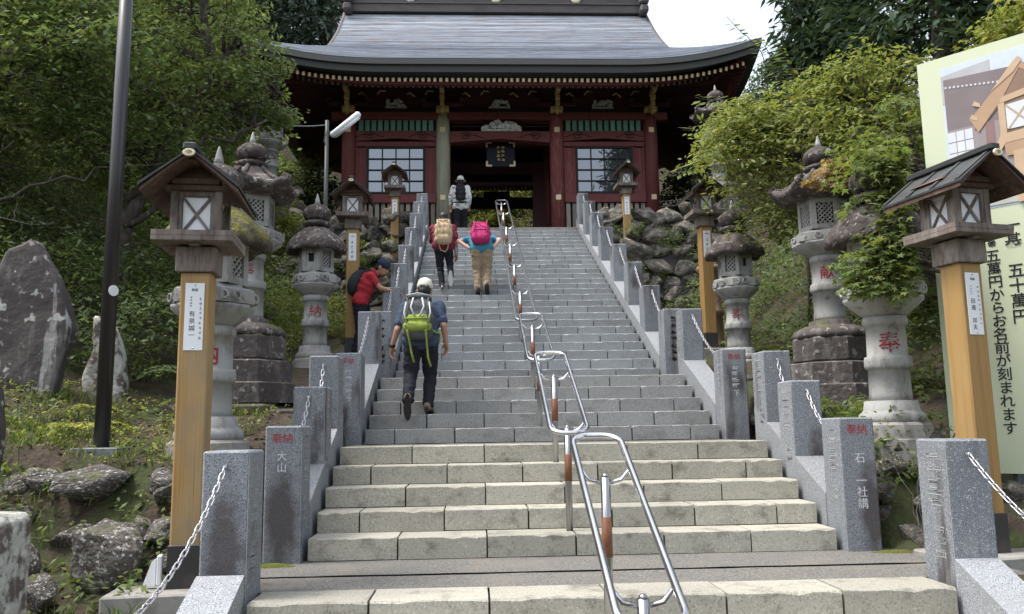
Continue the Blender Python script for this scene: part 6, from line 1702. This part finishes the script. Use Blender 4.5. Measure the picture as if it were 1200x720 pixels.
# larger single leaves nearest the camera
LF = []
for k in range(4):
    V, F = star_leaves(np.zeros((1, 3)), np.array([[0, 0, 1.0]]), .16); LF.append(mesh_np('leaf', V, F, L_NEAR))
ob = Vector(MT.location)
for k in range(150):
    c = rng.choice([((3.1, 6.7, 3.05), (.35, .15, .2)), ((2.85, 6.55, 2.6), (.3, .12, .2)), ((2.7, 6.5, 2.3), (.25, .1, .15)), ((3.1, 6.65, 2.4), (.25, .12, .25))])
    p = Vector(c[0]) + Vector((rng.gauss(0, .6) * c[1][0], rng.gauss(0, .6) * c[1][1], rng.gauss(0, .6) * c[1][2]))
    if (p.x + .75) / p.y > .555: p.x -= .35
    l = link_obj('leaf', LF[k % 4], MT); l.location = p - ob; l.rotation_euler = (rng.gauss(.2, .35), rng.gauss(0, .35), rng.uniform(0, 6.28)); s = rng.uniform(.6, 1.0); l.scale = (s, s, s)
tree('maple_branch', 'rusty tinted maple spray hanging over the tall right lantern roof', 'branch', (4.0, 8.4, 3.9), [(4.0, 8.4, 3.9), (3.6, 8.35, 3.85), (3.2, 8.3, 3.72)], .012, [((3.25, 8.3, 3.66), (.32, .15, .10)), ((3.0, 8.3, 3.5), (.2, .12, .08))], 'leaf', .085, 24, 14, .15, L_RUST, star=True)
tree('broadleaf_tree', 'yellow green tree tips showing above the pale sign', 'tree', (7.6, 10.0, g(7.6, 10)), [(7.6, 10, 3), (7.3, 10, 5), (7, 10, 6.5)], .1, [((6.5, 9.8, 6.05), (.7, .6, .28)), ((7.2, 9.8, 6.5), (.8, .6, .35)), ((6.2, 9.8, 5.6), (.6, .5, .3)), ((7.0, 9.6, 5.6), (.8, .5, .4))], 'leaf', .12, 40, 34, .3, L_BRIGHT, star=True)
tree('broadleaf_tree', 'dark glossy tree against the sky right of the gate', 'tree', (11.5, 27, g(11.5, 27)), [(11.5, 27, 6), (11.4, 27, 9), (11.2, 27, 12.5)], .3,
     [((9.9, 26.5, 12.4), (1.3, 1.2, .9)), ((11.2, 26.5, 13.6), (1.5, 1.3, 1.1)), ((12.6, 26.2, 12.4), (1.6, 1.4, 1.2)), ((8.6, 26.4, 11.0), (.9, 1, .8)), ((9.6, 26, 9.8), (1.4, 1.2, 1.0)), ((11, 25.8, 9.8), (1.7, 1.3, 1.1)), ((9.2, 26, 8.4), (1.2, 1.1, 1.0)), ((12.6, 26, 9.2), (1.6, 1.2, 1.0)), ((10.6, 26.2, 13.0), (1.0, 1.0, .7))], 'leaf', .095, 120, 75, .52, L_SOFT)
tree('broadleaf_tree', 'thin leafed tree with gaps of sky high on the right', 'tree', (15.0, 30, g(15, 30)), [(15, 30, 8), (14.6, 30, 12), (14.2, 30, 17.5)], .25,
     [((12.6, 29.6, 15.0), (1.3, 1.2, .6)), ((13.6, 29.6, 16.6), (1.5, 1.3, .7)), ((15.2, 29.4, 15.6), (1.6, 1.4, .8)), ((14.4, 29.6, 18.2), (1.4, 1.3, .7)), ((15.8, 29.4, 17.4), (1.5, 1.3, .8)), ((13.8, 29.6, 14.0), (1.5, 1.2, .8))], 'leaf', .15, 50, 40, .6, L_DARK)
for i, (x, y, h, r, lab) in enumerate([(11.8, 20.5, 14.5, 2.6, 'dark conifer at the top right behind the maple'), (15.2, 21.5, 16, 3.2, 'dark conifer above the middle of the pale sign'), (19, 22, 17, 3.4, 'dark conifer in the top right corner'), (10.6, 24.5, 11, 2.2, 'short dark conifer between the gate and the taller ones')]):
    conifer('conifer', lab, (x, y, g(x, y) - .5), h, r, L_DEEP, 'dark conifers on the right bank', .08, 900, 26, .34)
tree('broadleaf_tree', 'dark tree behind the right end of the gate under its eaves', 'tree', (8.2, 27.5, g(8.2, 27.5)), [(8.2, 27.5, 5.5), (8.1, 27.5, 8), (8, 27.5, 10)], .16,
     [((7.2, 27.2, 7.8), (1.1, .8, 1.0)), ((7.0, 27.2, 9.4), (1.0, .8, .8)), ((8.4, 27, 9.6), (1.2, .9, .9)), ((8.4, 27, 8.0), (1.2, .9, 1.0)), ((6.2, 27.6, 8.6), (.9, .8, 1.0))], 'leaf', .14, 50, 55, .42, L_DARK)
tree('broadleaf_tree', 'dark tree behind the left end of the gate under its eaves', 'tree', (-7.6, 26.5, g(-7.6, 26.5)), [(-7.6, 26.5, 5.5), (-7.5, 26.5, 8), (-7.4, 26.5, 10)], .16,
     [((-6.4, 26.2, 7.6), (1.1, .8, 1.0)), ((-6.4, 26.2, 9.2), (1.0, .8, .8)), ((-7.8, 26, 9.4), (1.2, .9, .9)), ((-7.8, 26, 7.8), (1.2, .9, 1.0)), ((-5.6, 26.6, 8.2), (.9, .8, 1.0))], 'leaf', .14, 50, 55, .42, L_MID)
# young shoots with single leaves before the dark eaves
sh = empty('sapling', (4.4, 12.5, g(4.4, 12.5)), 'sapling whose pale leafy shoots stand out against the dark eaves', 'sapling')
b = MB(sh.location); SP, SN, SA = [], [], []
for (p, q) in (((4.0, 12.4, 5.6), (2.55, 12.4, 5.55)), ((4.1, 12.4, 5.8), (2.75, 12.3, 6.05)), ((4.1, 12.4, 5.4), (2.4, 12.4, 4.85)), ((4.3, 12.4, 6.2), (3.35, 12.4, 7.45)), ((4.4, 12.4, 6.2), (3.9, 12.5, 7.1)), ((4.2, 12.4, 5.2), (2.9, 12.3, 5.2)), ((4.5, 12.4, 6.0), (4.15, 12.3, 6.9))):
    pa = limb_path((4.4, 12.5, 4.4), p, .1, 5)[:-1] + limb_path(p, q, .08, 9); b.tube(pa, [.014 * (1 - .75 * k / len(pa)) for k in range(len(pa))], 5)
    tip = pa[-12:]
    for i in range(len(tip) - 1):
        for s in (-1, 1):
            for t in (.2, .7):
                c = tip[i].lerp(tip[i + 1], t); d = (tip[i + 1] - tip[i]).normalized(); sd = d.cross(Vector((0, -1, .3))).normalized() * s
                SP.append(c + sd * .07 + d * .03); SN.append((rng.uniform(-.3, .3), -.5, .8)); SA.append(sd * .8 + d * .7)
b.tube([(4.4, 12.5, 1.9), (4.45, 12.5, 3.2), (4.4, 12.5, 4.4)], [.04, .03, .02], 7); b.build('stem', M['bark'], sh)
V, F = leaf_quads(np.array(SP), np.array(SN), .17, .46, np.array(SA)); link_obj('leaves', mesh_np('leaves', V - np.array(sh.location), F, leafmat('young_shoot_leaf', (.21, .27, .07), .45, .25, .02)), sh)

# ---- undergrowth
def scatter(xr, yr, n, keep=lambda x, y: True):
    pts = []
    while len(pts) < n:
        x, y = rng.uniform(*xr), rng.uniform(*yr)
        if keep(x, y): pts.append((x, y, g(x, y)))
    return np.array(pts)
def understory(label, name, C, hmin, hmax, rad, per, lsize, m, asp=.45):
    C = C.copy(); C[:, 2] += nrng.uniform(hmin, hmax, len(C))
    P, N = spray_points(C, rad * nrng.uniform(.6, 1.4, len(C)), per, .22, .7)
    V, F = leaf_quads(P, N, lsize, asp)
    o = link_obj(name, mesh_np(name, V, F, m)); tag(o, label, 'undergrowth', kind='stuff'); return o
lk = lambda x, y: x < -3.7 - max(0, 9.4 - y) * .35 - (.5 if 8 < y < 10 else 0)
understory('dark leafy undergrowth covering the left bank', 'undergrowth', scatter((-11, -3.7), (8.8, 19), 900, lk), .1, 1.1, .34, 60, .085, L_DARK)
understory('mid green ferny growth over the left bank', 'undergrowth', scatter((-10, -3.7), (8.9, 17), 620, lk), .25, 1.1, .30, 60, .075, L_FERN, .3)
understory('light bushes among the left stone lanterns', 'undergrowth', scatter((-4.6, -3.3), (12.2, 17.5), 110), .1, 1.0, .26, 55, .06, L_BRIGHT)
understory('light growth at the foot of the left lanterns', 'undergrowth', scatter((-4.4, -3.2), (10.0, 12.4), 60), .05, .55, .22, 50, .055, L_BRIGHT)
understory('dark leafy undergrowth covering the right bank', 'undergrowth', scatter((3.7, 12), (8.8, 19), 750, lambda x, y: x > 3.9), .1, 1.2, .36, 55, .09, L_DARK)
understory('green growth behind the right stone lanterns', 'undergrowth', scatter((3.5, 6.5), (8.6, 13), 130), .05, .5, .24, 50, .07, L_FERN, .35)
understory('weeds growing from the stone wall and terraces', 'undergrowth', np.array([(rng.uniform(2.4, 5.0), 19.1, rng.uniform(3.6, 5.6)) for _ in range(34)] + [(-rng.uniform(2.5, 5.0), 19.1, rng.uniform(3.4, 5.4)) for _ in range(44)] + [(rng.uniform(2.5, 4.2), 17.5, 3.0) for _ in range(10)]), 0, .3, .22, 45, .07, L_FERN)
understory('leafy growth behind the gate terrace on both sides', 'undergrowth', np.array([(s * rng.uniform(6.3, 14), rng.uniform(19.5, 24), rng.uniform(5.8, 9.0)) for s in (-1, 1) for _ in range(140)]), 0, .6, .5, 45, .13, L_MID)
# moss, litter, ferns and grass near the camera
def grass(label, C, h, m):
    n = len(C); P = C + nrng.normal(0, .03, (n, 3)) * np.array([1, 1, 0]); d = np.stack([nrng.normal(0, .45, n), nrng.normal(0, .45, n), np.ones(n)], 1)
    hh = (h * nrng.uniform(.5, 1.3, n))[:, None]; d = norm(d) * hh; sd = norm(np.stack([nrng.normal(size=n), nrng.normal(size=n), np.zeros(n)], 1)) * .0045
    mid = P + d * .6; tip = P + d * np.array([1.5, 1.5, .85])
    V = np.stack([P - sd, P + sd, mid + sd * .8, mid - sd * .8, tip], 1).reshape(-1, 3)
    base = np.arange(n)[:, None] * 5
    F = np.concatenate([base + np.array([[0, 1, 2]]), base + np.array([[0, 2, 3]]), base + np.array([[3, 2, 4]])])
    tag(link_obj('grass', mesh_np('grass', V, F, m)), label, 'grass', kind='stuff')
def tufts(cs, per, sp):
    return np.concatenate([np.array([(c[0] + rng.gauss(0, sp), c[1] + rng.gauss(0, sp), 0) for _ in range(per)]) for c in cs])
def onground(A):
    A[:, 2] = [g(x, y) - .01 for x, y, _ in A]; return A
gl = tufts([(-rng.uniform(2.75, 3.5), rng.uniform(4.2, 5.2)) for _ in range(20)], 26, .06)
gl2 = tufts([(-rng.uniform(2.8, 4.9), rng.uniform(6.2, 8.4)) for _ in range(90)], 26, .08)
gr = tufts([(rng.uniform(2.6, 3.2), rng.uniform(6.7, 8.5)) for _ in range(34)], 24, .08)
grass('thin grass tufts on the bare soil at the lower left', onground(gl), .20, L_GRASS)
grass('grass on the left terrace under the pole', onground(gl2), .13, L_GRASS)
grass('grass and weeds on the right terrace', onground(gr), .14, L_GRASS)
lit = scatter((-5.5, -2.4), (4.3, 8.5), 1700); lit[:, 2] += .012
V, F = leaf_quads(lit, nrng.normal(0, .25, (len(lit), 3)) + np.array([0, 0, 1]), .055, .5); tag(link_obj('leaf_litter', mesh_np('leaf_litter', V, F, L_LITTER)), 'fallen brown leaves on the left soil', 'leaf litter', kind='stuff')
lw = scatter((-5.4, -2.7), (6.2, 8.8), 420); lw[:, 2] += nrng.uniform(.02, .11, len(lw))
P, N = spray_points(lw, np.full(len(lw), .08), 8, .3, .6); V, F = leaf_quads(P, N, .042, .5)
tag(link_obj('ground_cover', mesh_np('ground_cover', V, F, L_BRIGHT)), 'small leafy weeds carpeting the left terrace', 'ground cover', kind='stuff')
lw = scatter((-4.2, -2.7), (5.2, 6.4), 130); lw[:, 2] += nrng.uniform(.05, .2, len(lw))
P, N = spray_points(lw, np.full(len(lw), .09), 8, .3, .6); V, F = leaf_quads(P, N, .055, .5)
tag(link_obj('ground_cover', mesh_np('ground_cover', V, F, L_FERN)), 'weeds growing between the left rocks', 'ground cover', kind='stuff')
rw = scatter((2.5, 4.6), (6.5, 9.4), 300, lambda x, y: not (x > 3.2 and y < 8.2)); rw[:, 2] += nrng.uniform(.03, .18, len(rw))
P, N = spray_points(rw, np.full(len(rw), .1), 9, .3, .6); V, F = leaf_quads(P, N, .07, .5)
tag(link_obj('ground_cover', mesh_np('ground_cover', V, F, L_FERN)), 'weeds around the right stone lanterns', 'ground cover', kind='stuff')
def fern(loc, label, n, L, m):
    o = empty('fern', loc, label, 'fern'); P, N, A = [], [], []
    b = MB()
    for k in range(n):
        w = 2 * math.pi * k / n + rng.uniform(-.3, .3); LL = L * rng.uniform(.7, 1.1); d = Vector((math.cos(w), math.sin(w), 0)); pts = [d * LL * t + Vector((0, 0, LL * (.7 * t - .75 * t * t) + .02)) for t in np.linspace(0, 1, 12)]
        b.tube(pts, .003, 4)
        for i in range(2, 12):
            t = i / 11; ln = LL * .20 * math.sin(math.pi * min(1, t * .9 + .12)); sd = d.cross(Vector((0, 0, 1)))
            for s in (-1, 1): P.append(pts[i] + sd * s * ln * .5); N.append((0, 0, 1)); A.append(sd * s + d * .35)
    b.build('stalks', m, o)
    V, F = leaf_quads(np.array(P), np.array(N, float) + nrng.normal(0, .15, (len(P), 3)), L * .17, .38, np.array(A)); link_obj('fronds', mesh_np('fronds', V, F, m), o)
fern((-4.05, 7.2, g(-4.05, 7.2) + .05), 'bright yellow green fern in front of the black pole', 8, .42, L_YEL)
fern((-4.25, 7.9, g(-4.25, 7.9) + .05), 'small yellowish fern at the foot of the big monument', 7, .26, L_YEL)
fern((-3.5, 8.6, g(-3.5, 8.6) + .1), 'arching green fern right of the black pole', 9, .6, L_FERN)
fern((-3.85, 9.0, g(-3.85, 9.0) + .3), 'dark fern on the bank behind the pole', 9, .55, L_DARK)
fern((3.55, 13.6, g(3.55, 13.6)), 'fern below the rough wall right of the stairs', 9, .6, L_FERN)
fern((2.65, 6.95, .72), 'leafy weed sprouting beside the lettered right post', 8, .22, L_BRIGHT)
fern((3.15, 8.0, 1.1), 'pale weed in front of the tall right lantern base', 8, .3, L_BRIGHT)
# rounded clipped bush by the middle lantern, moss pads
tree('shrub', 'small rounded bush behind the middle left lantern post', 'shrub', (-2.75, 13.4, 2.1), [(-2.75, 13.4, 2.1), (-2.75, 13.4, 2.5)], .03, [((-2.75, 13.4, 2.55), (.34, .3, .26))], 'leaf', .035, 60, 50, .1, L_BRIGHT)
def mosspad(c, r, label):
    b = MB(); vs2, fs2 = [], []
    n = 18
    for i in range(5):
        for k in range(n):
            a = 2 * math.pi * k / n; q = 1 - i / 4; j = 1 + .3 * noise.noise((math.cos(a) * 1.5 + c[0], math.sin(a) * 1.5, c[1]))
            vs2.append((c[0] + r[0] * q * j * math.cos(a), c[1] + r[1] * q * j * math.sin(a), c[2] + r[2] * (1 - q * q)))
    for i in range(4):
        for k in range(n): fs2.append((i * n + k, i * n + (k + 1) % n, (i + 1) * n + (k + 1) % n, (i + 1) * n + k))
    b.add(vs2, fs2, True); tag(b.build('moss', M['moss']), label, 'moss', kind='stuff')
mosspad((-2.2, 6.22, -.01), (.2, .07, .035), 'moss pad at the foot of the lettered left post')
mosspad((2.35, 6.24, -.01), (.22, .06, .03), 'moss pad at the foot of the lettered right post')
mosspad((2.75, 6.35, .0), (.25, .12, .05), 'moss on the soil between the right posts')
mosspad((3.9, 9.6, 1.35), (.8, .35, .12), 'mossy strip beside the tall right lantern')
mosspad((3.9, 12.6, 2.05), (.7, .35, .12), 'mossy strip beside the pale right lantern')

# a tall conifer on the slope behind the viewer, seen mirrored in the gate windows
conifer('conifer', 'tall dark conifer mirrored in the right grid window of the gate', (9.6, -8, -3), 24, 3.2, L_DEEP, None, .2, 500, 20, .6)

rw = np.array([(rng.uniform(2.45, 3.3), rng.uniform(6.5, 6.8), 0) for _ in range(46)]); rw[:, 2] = (rw[:, 1] - 6.3) * 1.5 + nrng.uniform(.1, .4, len(rw))
P, N = spray_points(rw, np.full(len(rw), .1), 9, .3, .6); V, F = leaf_quads(P, N, .06, .5)
tag(link_obj('ground_cover', mesh_np('ground_cover', V, F, L_FERN)), 'weeds on the rocks below the near right stone lantern', 'ground cover', kind='stuff')
tw = empty('dry_twigs', (2.72, 6.35, .0), 'bare dry twigs sticking up between the right posts', 'twigs')
b = MB(tw.location)
for k in range(9):
    x = 2.6 + k * .035; b.tube(limb_path((x, 6.35, 0), (x - rng.uniform(-.05, .3), 6.3 + rng.uniform(-.1, .1), rng.uniform(.35, .75)), .1, 6), [.005 * (1 - .12 * j) for j in range(7)], 5)
b.build('stems', M['bark_pale'], tw)
